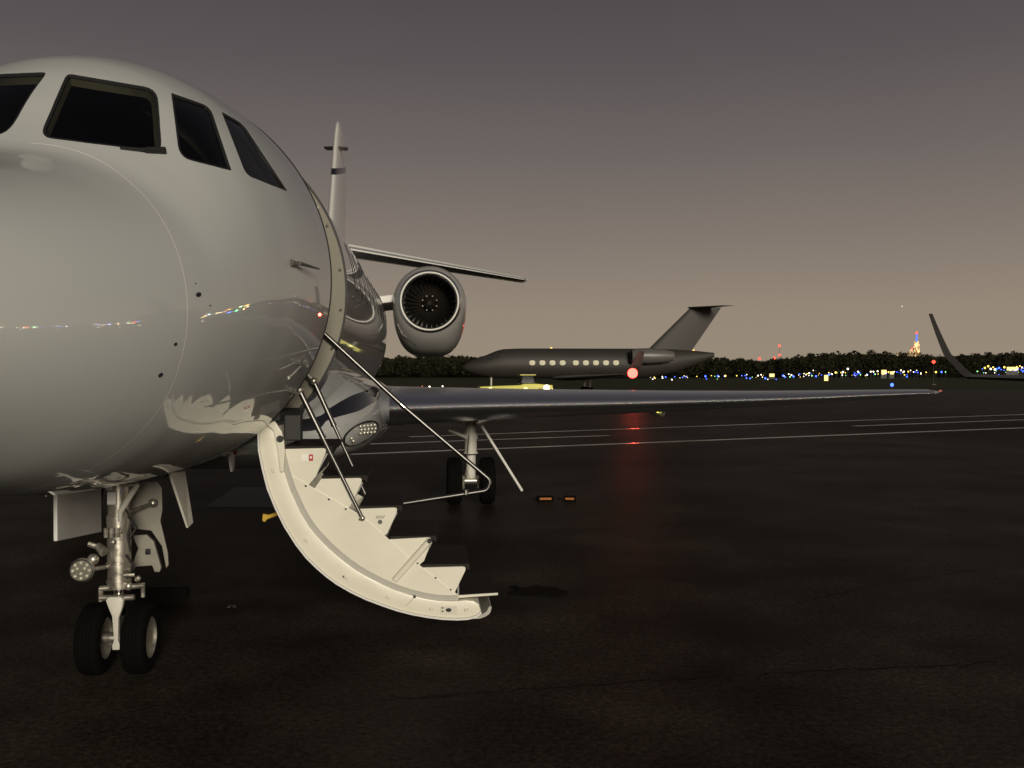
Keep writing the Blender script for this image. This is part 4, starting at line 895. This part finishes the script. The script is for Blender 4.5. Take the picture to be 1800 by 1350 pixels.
for i, (p, z) in enumerate(lo):
    t = np.array(lo[min(i + 1, len(lo) - 1)]) - np.array(lo[max(i - 1, 0)]); t /= np.linalg.norm(t); nn = np.array([t[1], -t[0]]); nn = nn if nn[1] < 0 or nn[0] < 0 else -nn
    lo2.append((p + nn[0] * .012, z + nn[1] * .012))
lo2[-1] = (2.206, .205); lo2[-2] = (2.17, .178)
strip(lo2, lo, F0 - .055, F1 + .055).build("door_skin", M['paint'], stair, smooth=True, ang=40)
MB().prism(round_poly([(2.10, .166), (2.20, .163), (2.262, .195), (2.272, .245), (2.255, .245), (2.238, .208), (2.185, .182)], (.01, .05, .05, .008, .008, .03, .04)), F0 - .03, F1 + .05).build("door_lip_seal", M['seal'], stair, bevel=.004)
# grey strip painting the step's shade along the band's inner edge
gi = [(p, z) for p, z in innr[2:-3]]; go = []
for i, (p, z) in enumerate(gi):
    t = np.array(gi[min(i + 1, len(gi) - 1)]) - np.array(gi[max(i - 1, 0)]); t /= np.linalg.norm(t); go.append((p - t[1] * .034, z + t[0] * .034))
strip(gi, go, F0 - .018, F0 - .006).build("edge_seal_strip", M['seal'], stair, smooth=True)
string_ = [(.905, 1.30), (.928, 1.145), (1.422, .85), (1.725, .575), (2.06, .30)]
def side_panel(a0, a1):
    poly = innr[2:-3] + [(2.06, .312), (1.725, .578), (1.422, .853), (.930, 1.148), (.91, 1.30)]
    return MB().prism(poly, a0, a1).build("side_panel", M['cream'], stair, bevel=.003)
side_panel(F0 - .012, F0 + .012); side_panel(F1 - .012, F1 + .012)
TEETH = [[(.905, 1.302), (1.165, 1.308), (1.198, 1.281), (1.116, 1.124), (1.06, 1.055), (.93, 1.14)], [(1.149, 1.104), (1.399, 1.109), (1.427, 1.075), (1.351, .944), (1.32, .90), (1.10, 1.035)],
         [(1.395, .903), (1.63, .911), (1.654, .881), (1.58, .736), (1.55, .72), (1.425, .84)], [(1.595, .698), (1.853, .710), (1.883, .682), (1.824, .553), (1.78, .515), (1.60, .675)], [(1.80, .507), (2.085, .511), (2.104, .480), (2.029, .344), (2.02, .325), (1.78, .525)]]
for k, t in enumerate(TEETH):
    tp = resample(round_poly([t[0], (t[1][0] + .025, t[1][1] - .001), t[3], t[4], t[5]], (.004, .035, .01, .01, .01), 4), .2)
    for a in (F0 + .003, F1 - .003): MB().prism(tp, a - .010, a + .010).build("step_bracket", M['cream'], stair, bevel=.002)
    p0, z0 = t[0]; p1 = t[2][0]
    tr = MB().box(((p0 + p1) / 2 + .01, (F0 + F1) / 2, z0 + .002), (p1 - p0 + .02, F1 - F0 - .034, .030)).build("tread", M['tread'], stair, bevel=.004)
    MB().box((p1 + .014, (F0 + F1) / 2, z0 - .006), (.018, F1 - F0 - .03, .034)).build("nosing", M['tread'], stair, bevel=.005)
    r0 = Vector((p1 - .012, 0, z0 - .03)); r1 = Vector((t[3][0] - .01, 0, t[3][1] + .0)); mid = (r0 + r1) / 2; d = r1 - r0
    MB().box((mid.x, (F0 + F1) / 2, mid.z), (.012, F1 - F0 - .04, d.length), Matrix.Rotation(math.atan2(d.x, d.z), 3, 'Y')).build("riser", M['riser'], stair)
MB().box((2.175, (F0 + F1) / 2, .308), (.28, F1 - F0 - .02, .022), Matrix.Rotation(R(-3), 3, 'Y')).build("tread", M['tread'], stair, bevel=.004)
MB().prism([(2.04, .300), (2.315, .316), (2.315, .330), (2.04, .318)], F0 - .012, F0 + .006).build("step_bracket", M['cream'], stair, bevel=.002)
MB().box((2.05, (F0 + F1) / 2, .36), (.012, F1 - F0 - .03, .13)).build("riser", M['riser'], stair)
# folded linkage bar on the fourth bracket with its pivot
MB().tube([(1.862, F0 - .02, .690), (1.63, F0 - .02, .43)], .022, 12).build("fold_bar", M['cream'], stair, smooth=True)
MB().tube([(1.858, F0 - .05, .688), (1.858, F0 - .01, .688)], .014, 12).build("pivot_pin", M['black'], stair, smooth=True)
# stringer joint line, screws and studs on the edge band
for (p, z) in ((1.40, .835), (1.31, .905), (1.20, .97), (1.05, 1.06), (1.78, .54), (1.90, .44), (2.0, .36)):
    MB().tube([(p, F0 - .022, z), (p, F0 - .01, z)], .007, 8).build("screw", M['chrome'], stair, smooth=True)
first = None
for i in (3, 7, 11, 14, 17, 20):
    c = (np.array(outer[i]) * .55 + np.array(innr[i]) * .45); t = np.array(outer[i + 1]) - np.array(outer[i - 1]); an = math.atan2(t[1], t[0])
    if first is None: first = MB().box((0, 0, 0), (.030, .012, .020)).build("edge_stud", M['cream_dull'], stair, bevel=.004, loc=(c[0], F0 - .045, c[1])); first.rotation_euler = (0, -an, 0)
    else: share(first, "edge_stud", stair, (c[0], F0 - .045, c[1]), (0, -an, 0))
MB().box((1.985, F0 - .041, .228), (.11, .006, .055)).build("latch_plate", M['cream_dull'], stair, bevel=.002)
MB().sphere((1.985, F0 - .045, .23), .017, 8, (1.2, .4, .8)).sphere((1.945, F0 - .045, .222), .006, 6).sphere((1.945, F0 - .045, .245), .006, 6).build("latch_hole", M['black'], stair)
MB().box((1.76, F0 - .04, .322), (.016, .012, .016)).build("band_clip", M['black'], stair)
MB().tube([(1.755, F0 - .042, .315), (1.70, F0 - .042, .258)], .004, 6).build("clip_cable", M['cream_dull'], stair)
MB().box((1.30, F0 - .043, .46), (.022, .006, .012), Matrix.Rotation(R(35), 3, 'Y')).build("band_mark", M['plaque'], stair)
# printed labels on the first and third brackets
MB().box((1.043, F0 - .010, 1.245), (.040, .006, .042)).build("placard", M['seam'], stair)
rl = MB().box((1.083, F0 - .010, 1.245), (.026, .0066, .042)).build("placard", M['red'], stair); MB().box((1.083, F0 - .0138, 1.247), (.012, .003, .014)).build("placard_figure", M['seam'], rl)
b = MB()
for j, z in enumerate((.853, .842)):
    x = 1.506
    while x < 1.562:
        w = random.choice((.005, .007, .009)); b.box((x + w / 2, F0 - .0078, z), (w, .002, .005)); x += w + .003
b.build("placard_text", M['plaque'], stair)
MB().tube([(1.533, F0 - .0085, .815), (1.533, F0 - .007, .815)], .015, 16).build("placard_emblem", M['plaque'], stair)
# rails, gas struts, hinge arm, pull strap
def bend(pts, r=.06, n=6):
    P = [Vector(p) for p in pts]; out = [P[0]]
    for i in range(1, len(P) - 1):
        a = (P[i - 1] - P[i]); c = (P[i + 1] - P[i]); rr = min(r, a.length * .45, c.length * .45); s0 = P[i] + a.normalized() * rr; s1 = P[i] + c.normalized() * rr
        for k in range(n + 1):
            t = k / n; out.append(s0 * (1 - t) ** 2 + P[i] * 2 * t * (1 - t) + s1 * t * t)
    return out + [P[-1]]
MB().tube(bend([(1.094, F1 - .02, 2.088), (1.66, F1 - .01, 1.56), (2.315, F1, .998), (2.29, F1, .925), (1.60, F1, .825)], .07), .0165, 14).build("handrail", M['rail'], stair, smooth=True)
MB().tube([(1.65, F1 - .008, 1.568), (1.675, F1 - .008, 1.547)], .021, 12).tube([(2.13, F1, .895), (2.13, F1, .93)], .022, 10).build("rail_collar", M['chrome'], stair, smooth=True)
for (x0, z0, x1, z1, a) in ((1.012, 1.69, 1.419, .846, F0 - .035), (1.019, 1.742, 1.406, .877, F1 - .06)):
    A_, B_ = Vector((x0, a, z0)), Vector((x1, a, z1)); q = A_.lerp(B_, .36)
    so = MB().tube([A_, q], .0185, 14).tube([q, A_.lerp(B_, .38)], .021, 14).build("gas_strut", M['rail'], stair, smooth=True)
    MB().tube([q, B_], .0125, 12).build("strut_rod", M['rail'], so, smooth=True)
    MB().sphere(A_, .03, 10).tube([A_, A_ + Vector((-.05, .0, .05))], .014, 8).build("strut_end", M['steel'], so, smooth=True); MB().sphere(B_, .020, 10).build("strut_end", M['steel'], so, smooth=True)
hp = [(.745, 1.535), (.80, 1.53), (.86, 1.49), (.905, 1.42), (.918, 1.365), (.925, 1.28), (.915, 1.16), (.895, 1.16), (.88, 1.28), (.868, 1.36), (.85, 1.43), (.80, 1.475), (.745, 1.49)]
ha = MB().prism(hp, F0 - .085, F0 - .05).build("hinge_arm", M['cream'], stair, bevel=.006)
MB().tube([(.895, F0 - .10, 1.375), (.895, F0 - .08, 1.375)], .022, 14).build("hinge_pin", M['black'], ha, smooth=True)
MB().tube([(.765, F0 - .10, 1.513), (.765, F0 - .08, 1.513)], .016, 14).build("hinge_pin", M['cream_dull'], ha, smooth=True)
MB().box((.96, F0 + .06, 1.44), (.11, .12, .17)).build("hinge_box", M['black'], stair, bevel=.01)
MB().prism([(.705, .822), (.70, .775), (.718, .765), (.735, .785), (.85, .825), (.86, .85), (.74, .815), (.722, .818)], .88, .92).build("pull_strap", M['yellow'], stair, bevel=.004)

# ------------------------------------------------------------------ parked jets, paint darkened to stand for the dim light out there
M['char'] = mat("charcoal_aircraft_paint", (.032, .029, .026), rough=.6, coat=0., noise=.1, nscale=1.2)
M['char_wing'] = mat("grey_wing_paint", (.11, .105, .10), rough=.4, noise=.1, nscale=2)
M['litwin'] = emit("lit_cabin_glow", (1, .88, .55), .62)
def parked_jet(loc, rz, label, lit, nwin=9, beacon=False):
    """local axes as before: x port, y aft, z up"""
    j = empty("parked_jet", loc, rz); tag(j, label, "business jet")
    ta = [0, .05, .25, .8, 1.8, 3.2, 5, 14, 16.5, 18.5, 20.2]; w = pchip(ta, [.02, .14, .36, .68, .98, 1.15, 1.18, 1.18, .95, .55, .15]); tp = pchip(ta, [2.3, 2.42, 2.6, 2.85, 3.25, 3.72, 3.78, 3.78, 3.74, 3.62, 3.45]); bt = pchip(ta, [2.25, 2.12, 1.95, 1.72, 1.5, 1.4, 1.38, 1.4, 1.75, 2.4, 3.1])
    rings = []
    for a in np.concatenate([np.linspace(0, 1, 14) ** 1.8, np.linspace(1.2, 20.2, 50)]):
        rings.append([(w(a) * math.cos(t), a, (tp(a) + bt(a)) / 2 + (tp(a) - bt(a)) / 2 * math.sin(t)) for t in np.linspace(0, 2 * np.pi, 37)[:-1]])
    MB().loft(rings).build("fuselage", M['char'], j, smooth=True, ang=60)
    for s in (1, -1):
        for i in range(nwin):
            a = 5.4 + i * .80 + (.25 if i >= nwin // 2 else 0); t = np.linspace(0, 2 * np.pi, 17)[:-1]; th = R(2)
            vs = []
            for q in t:
                u = a + .23 * math.copysign(abs(math.cos(q)) ** .7, math.cos(q)); h = th + .16 * math.copysign(abs(math.sin(q)) ** .7, math.sin(q)); vs.append((s * (w(u) * math.cos(h) + .006), u, (tp(u) + bt(u)) / 2 + (tp(u) - bt(u)) / 2 * math.sin(h)))
            MB().add(vs, [tuple(range(16))]).build("cabin_window", M['litwin'] if lit else M['glass2'], j, fix=False)
    cw = MB()
    for s in (1, -1):
        for a0, a1, h0, h1 in ((2.0, 2.75, R(30), R(54)), (1.75, 2.35, R(62), R(86))): cw.add([((s * (w(a) * math.cos(h) + .01)), a, (tp(a) + bt(a)) / 2 + (tp(a) - bt(a)) / 2 * math.sin(h) + .01) for a, h in ((a0, h0), (a1, h0), (a1 + .3, h1), (a0 + .25, h1))], [(0, 1, 2, 3)])
    cw.build("cockpit_glass", M['glass2'], j, fix=False)
    for s in (1, -1):
        rr = []
        for p in np.linspace(.8, 8.9, 14): rr.append([(s * x, y, z) for x, y, z in wing_ring(p, 6.6 + .52 * p, 1.40 + .035 * p, 4.4 - .36 * p, .10, n=12)])
        wo = MB().loft(rr).build("wing", M['char_wing'], j, smooth=True, ang=50)
        rr = []
        for t in np.linspace(0, 1, 12):
            bn = min(1, t * 2.2); x = 8.9 + .42 * math.sin(bn * 1.1) + .62 * max(0, t - .25) ** 1.0; z = 1.71 + .06 * t + 1.58 * t ** 1.35; ch = 1.2 - .78 * t; le = 6.6 + .52 * 8.9 + 1.05 * t
            a_ = R(62) * bn; ring = []
            for (px_, y, zz) in wing_ring(0, le, 0, ch, .15, n=10): ring.append((s * (x - zz * math.sin(a_)), y, z + zz * math.cos(a_)))
            rr.append(ring)
        MB().loft(rr).build("winglet", M['char'], wo, smooth=True, ang=60)
    fr = [slab_ring(14.6 + 1.02 * (z - 3.5), 3.7 - .33 * (z - 3.5), z, .10, 10) for z in np.linspace(3.5, 7.1, 10)]; fo = MB().loft(fr).build("tail_fin", M['char'], j, smooth=True, ang=50)
    for s in (1, -1):
        MB().loft([[(s * x, y, z) for x, y, z in wing_ring(p, 18.0 + .55 * p, 7.08 - .02 * p, 1.9 - .27 * p, .09, n=10)] for p in np.linspace(.02, 3.6, 8)]).build("tailplane", M['char'], fo, smooth=True, ang=50)
        pr = [(0, .42), (-.04, .47), (.0, .52), (.5, .60), (1.4, .62), (2.6, .52), (3.3, .36), (3.3, .05)]
        en = MB().lathe([(h, r) for h, r in pr], 'y', (s * 1.82, 13.2, 3.15), 28).build("engine_nacelle", M['char_wing'], j, smooth=True, ang=50)
        MB().box((s * 1.18, 14.6, 3.15), (.5, 1.9, .14)).build("engine_pylon", M['char'], en)
        MB().lathe([(.25, .43), (.26, .001)], 'y', (s * 1.82, 13.2, 3.15), 20).build("fan_disc", M['duct'], en)
        for (x, a, r) in ((s * 1.75, 9.9, .36),):
            g = MB().tube([(x, a, 1.5), (x, a, .36)], .09, 10).build("main_gear", M['gearpaint'], j, smooth=True)
            for q in (-.2, .2): MB().lathe([(-.1, .15), (-.1, r - .05), (-.06, r), (.06, r), (.1, r - .05), (.1, .15)], 'x', (x + q, a, r), 20, close=True).build("wheel", M['rubber'], g, smooth=True)
    g = MB().tube([(0, 2.2, 1.6), (0, 2.2, .24)], .07, 10).build("nose_gear", M['gearpaint'], j, smooth=True)
    for q in (-.13, .13): MB().lathe([(-.07, .1), (-.07, .2), (-.05, .24), (.05, .24), (.07, .2), (.07, .1)], 'x', (q, 2.2, .24), 20, close=True).build("wheel", M['rubber'], g, smooth=True)
    return j
# jet beyond the wing: nose to the left of the frame
P0 = at(815, 690, 78)
jb = parked_jet((P0.x, 78, 0), R(-87), "charcoal jet with lit cabin windows and T tail parked beyond the white wing", True)
P1 = at(1112, 656, 66.8)
beac = MB().sphere((0, 0, P1.z), .34, 16).build("beacon", emit("red_beacon_glow", (1, .035, .025), 15.), None, smooth=True, loc=(P1.x, 66.8, 0))
beac.parent = jb; beac.matrix_parent_inverse = (Matrix.Translation((P0.x, 78, 0)) @ Matrix.Rotation(R(-87), 4, 'Z')).inverted()
bl = bpy.data.lights.new("red_beacon_lamp", 'POINT'); bl.energy = 300; bl.color = (1, .08, .04); bl.shadow_soft_size = .25
blo = bpy.data.objects.new("red_beacon_lamp", bl); COL.objects.link(blo); blo.location = (P1.x, 66.3, P1.z)
# ground tug with yellow-green bodywork and a headlamp in front of the dark jet
def tug(px, d, rz, label):
    p = at(px, 690, d); t = empty("ground_tug", (p.x, d, 0), rz); t.scale = (1.3, 1.1, 1.0); tag(t, label, "ground tug")
    M['hivis'] = M.get('hivis') or mat("yellow_green_enamel", (.62, .62, .10), rough=.45, noise=.1)
    MB().prism([(-2.0, .35), (2.0, .35), (2.0, .95), (1.1, 1.05), (.4, 1.05), (.2, .95), (-2.0, .85)], -.8, .8).build("body", M['hivis'], t, bevel=.05)
    MB().prism([(.25, 1.05), (1.05, 1.05), (.95, 1.65), (.35, 1.65)], -.62, .62).build("cab", M['glass2'], t, bevel=.04)
    MB().box((.65, 0, 1.68), (.85, 1.35, .06)).build("cab_roof", M['hivis'], t)
    for x in (-1.35, 1.3):
        for y in (-.78, .78): MB().lathe([(-.12, .1), (-.12, .3), (-.08, .35), (.08, .35), (.12, .3), (.12, .1)], 'y', (x, y, .35), 20, close=True).build("wheel", M['rubber'], t, smooth=True)
    for y in (-.5, .5): MB().sphere((2.0, y, .65), .13, 10, (.4, 1, 1)).build("headlight", E_['w'], t, smooth=True)
    return t
tug(905, 70, R(8), "low yellow green ground tug standing before the dark jet")
lm = at(961, 682, 68); b = MB(); b.cur = 1; b.sphere((0, 0, lm.z), .22, 12); b.cur = 0; b.tube([(0, 0, 0), (0, 0, lm.z - .2)], .05, 8); b.box((0, 0, .08), (.6, .6, .16))
tag(b.build("work_light", [M['pole'], emit("work_lamp_white", (1, .93, .72), 5.)], smooth=True, loc=(lm.x, 68, 0)), "bright white work lamp on a low stand right of the yellow green tug", "work light")
for px in (862, 924):
    q = at(px, 684, 68); b = MB(); b.cur = 1; b.sphere((0, 0, q.z), .15, 10); b.cur = 0; b.tube([(0, 0, 0), (0, 0, q.z - .12)], .04, 8); b.box((0, 0, .06), (.45, .45, .12))
    tag(b.build("work_light", [M['pole'], emit("work_lamp_yellow", (.95, .9, .35), 2.)], smooth=True, loc=(q.x, 68, 0)), "small yellowish lamp low on the ground %s the yellow green tug" % ("at the left end of" if px == 862 else "in front of"), "work light")
# jet at the right edge, seen from behind, its left wing tip in the frame
T = at(1700, 696, 26)
rz3 = math.pi - R(35); tip = Matrix.Rotation(rz3, 3, 'Z') @ Vector((9.0, 11.6, 0))
parked_jet((T.x - tip.x, 26 - tip.y, 0), rz3, "dark jet of which only the upturned wing tip shows at the right edge", False)

# ------------------------------------------------------------------ small things on the apron
M['orange'] = mat("orange_reflective_band", (.42, .15, .04), rough=.35)
def chock(px, py, ln, rz, label):
    d = 1720 * CAM_H / (py - 656); x = px_dir(px) * d; t = empty("wheel_chock", (x, d, 0), rz); h_ = .075; tag(t, label, "wheel chock", None)
    MB().prism([(-.09, 0), (.09, 0), (.04, h_), (-.04, h_)], -ln / 2, ln / 2, 'x').build("rubber_block", M['rubber'], t, bevel=.01)
    MB().prism([(-.080, .028), (-.073, .028), (-.058, .054), (-.065, .054)], -ln * .36, ln * .36, 'x').build("reflective_band", M['orange'], t)
chock(958, 881, .23, R(6), "black rubber wheel chock with a bright orange band lying nearer the main wheels")
chock(1002, 881, .17, R(-6), "shorter wheel chock with a dull orange band lying farther from the main wheels")
t = empty("wheel_chock", (-2.83, 7.85, 0), R(4)); tag(t, "long dark rubber wheel chock without a band lying behind the nose wheels", "wheel chock")
MB().prism([(-.07, 0), (.07, 0), (.025, .075), (-.025, .075)], -.22, .22, 'x').build("rubber_block", M['rubber'], t, bevel=.008)
tag(MB().lathe([(0, .0001), (.012, .012), (.006, .028), (0, .032)][::-1], 'z', (-2.155, 7.51, .001), 12).build("ground_stud", M['chrome'], smooth=True), "tiny bright metal stud set in the asphalt between nose wheels and stairs", "stud")
b = MB(); b.tube([(.245 + .0, 8.66, .0), (.27, 8.68, .07), (.285, 8.70, .14)], .006, 6); 
bpy.context.view_layer.update()
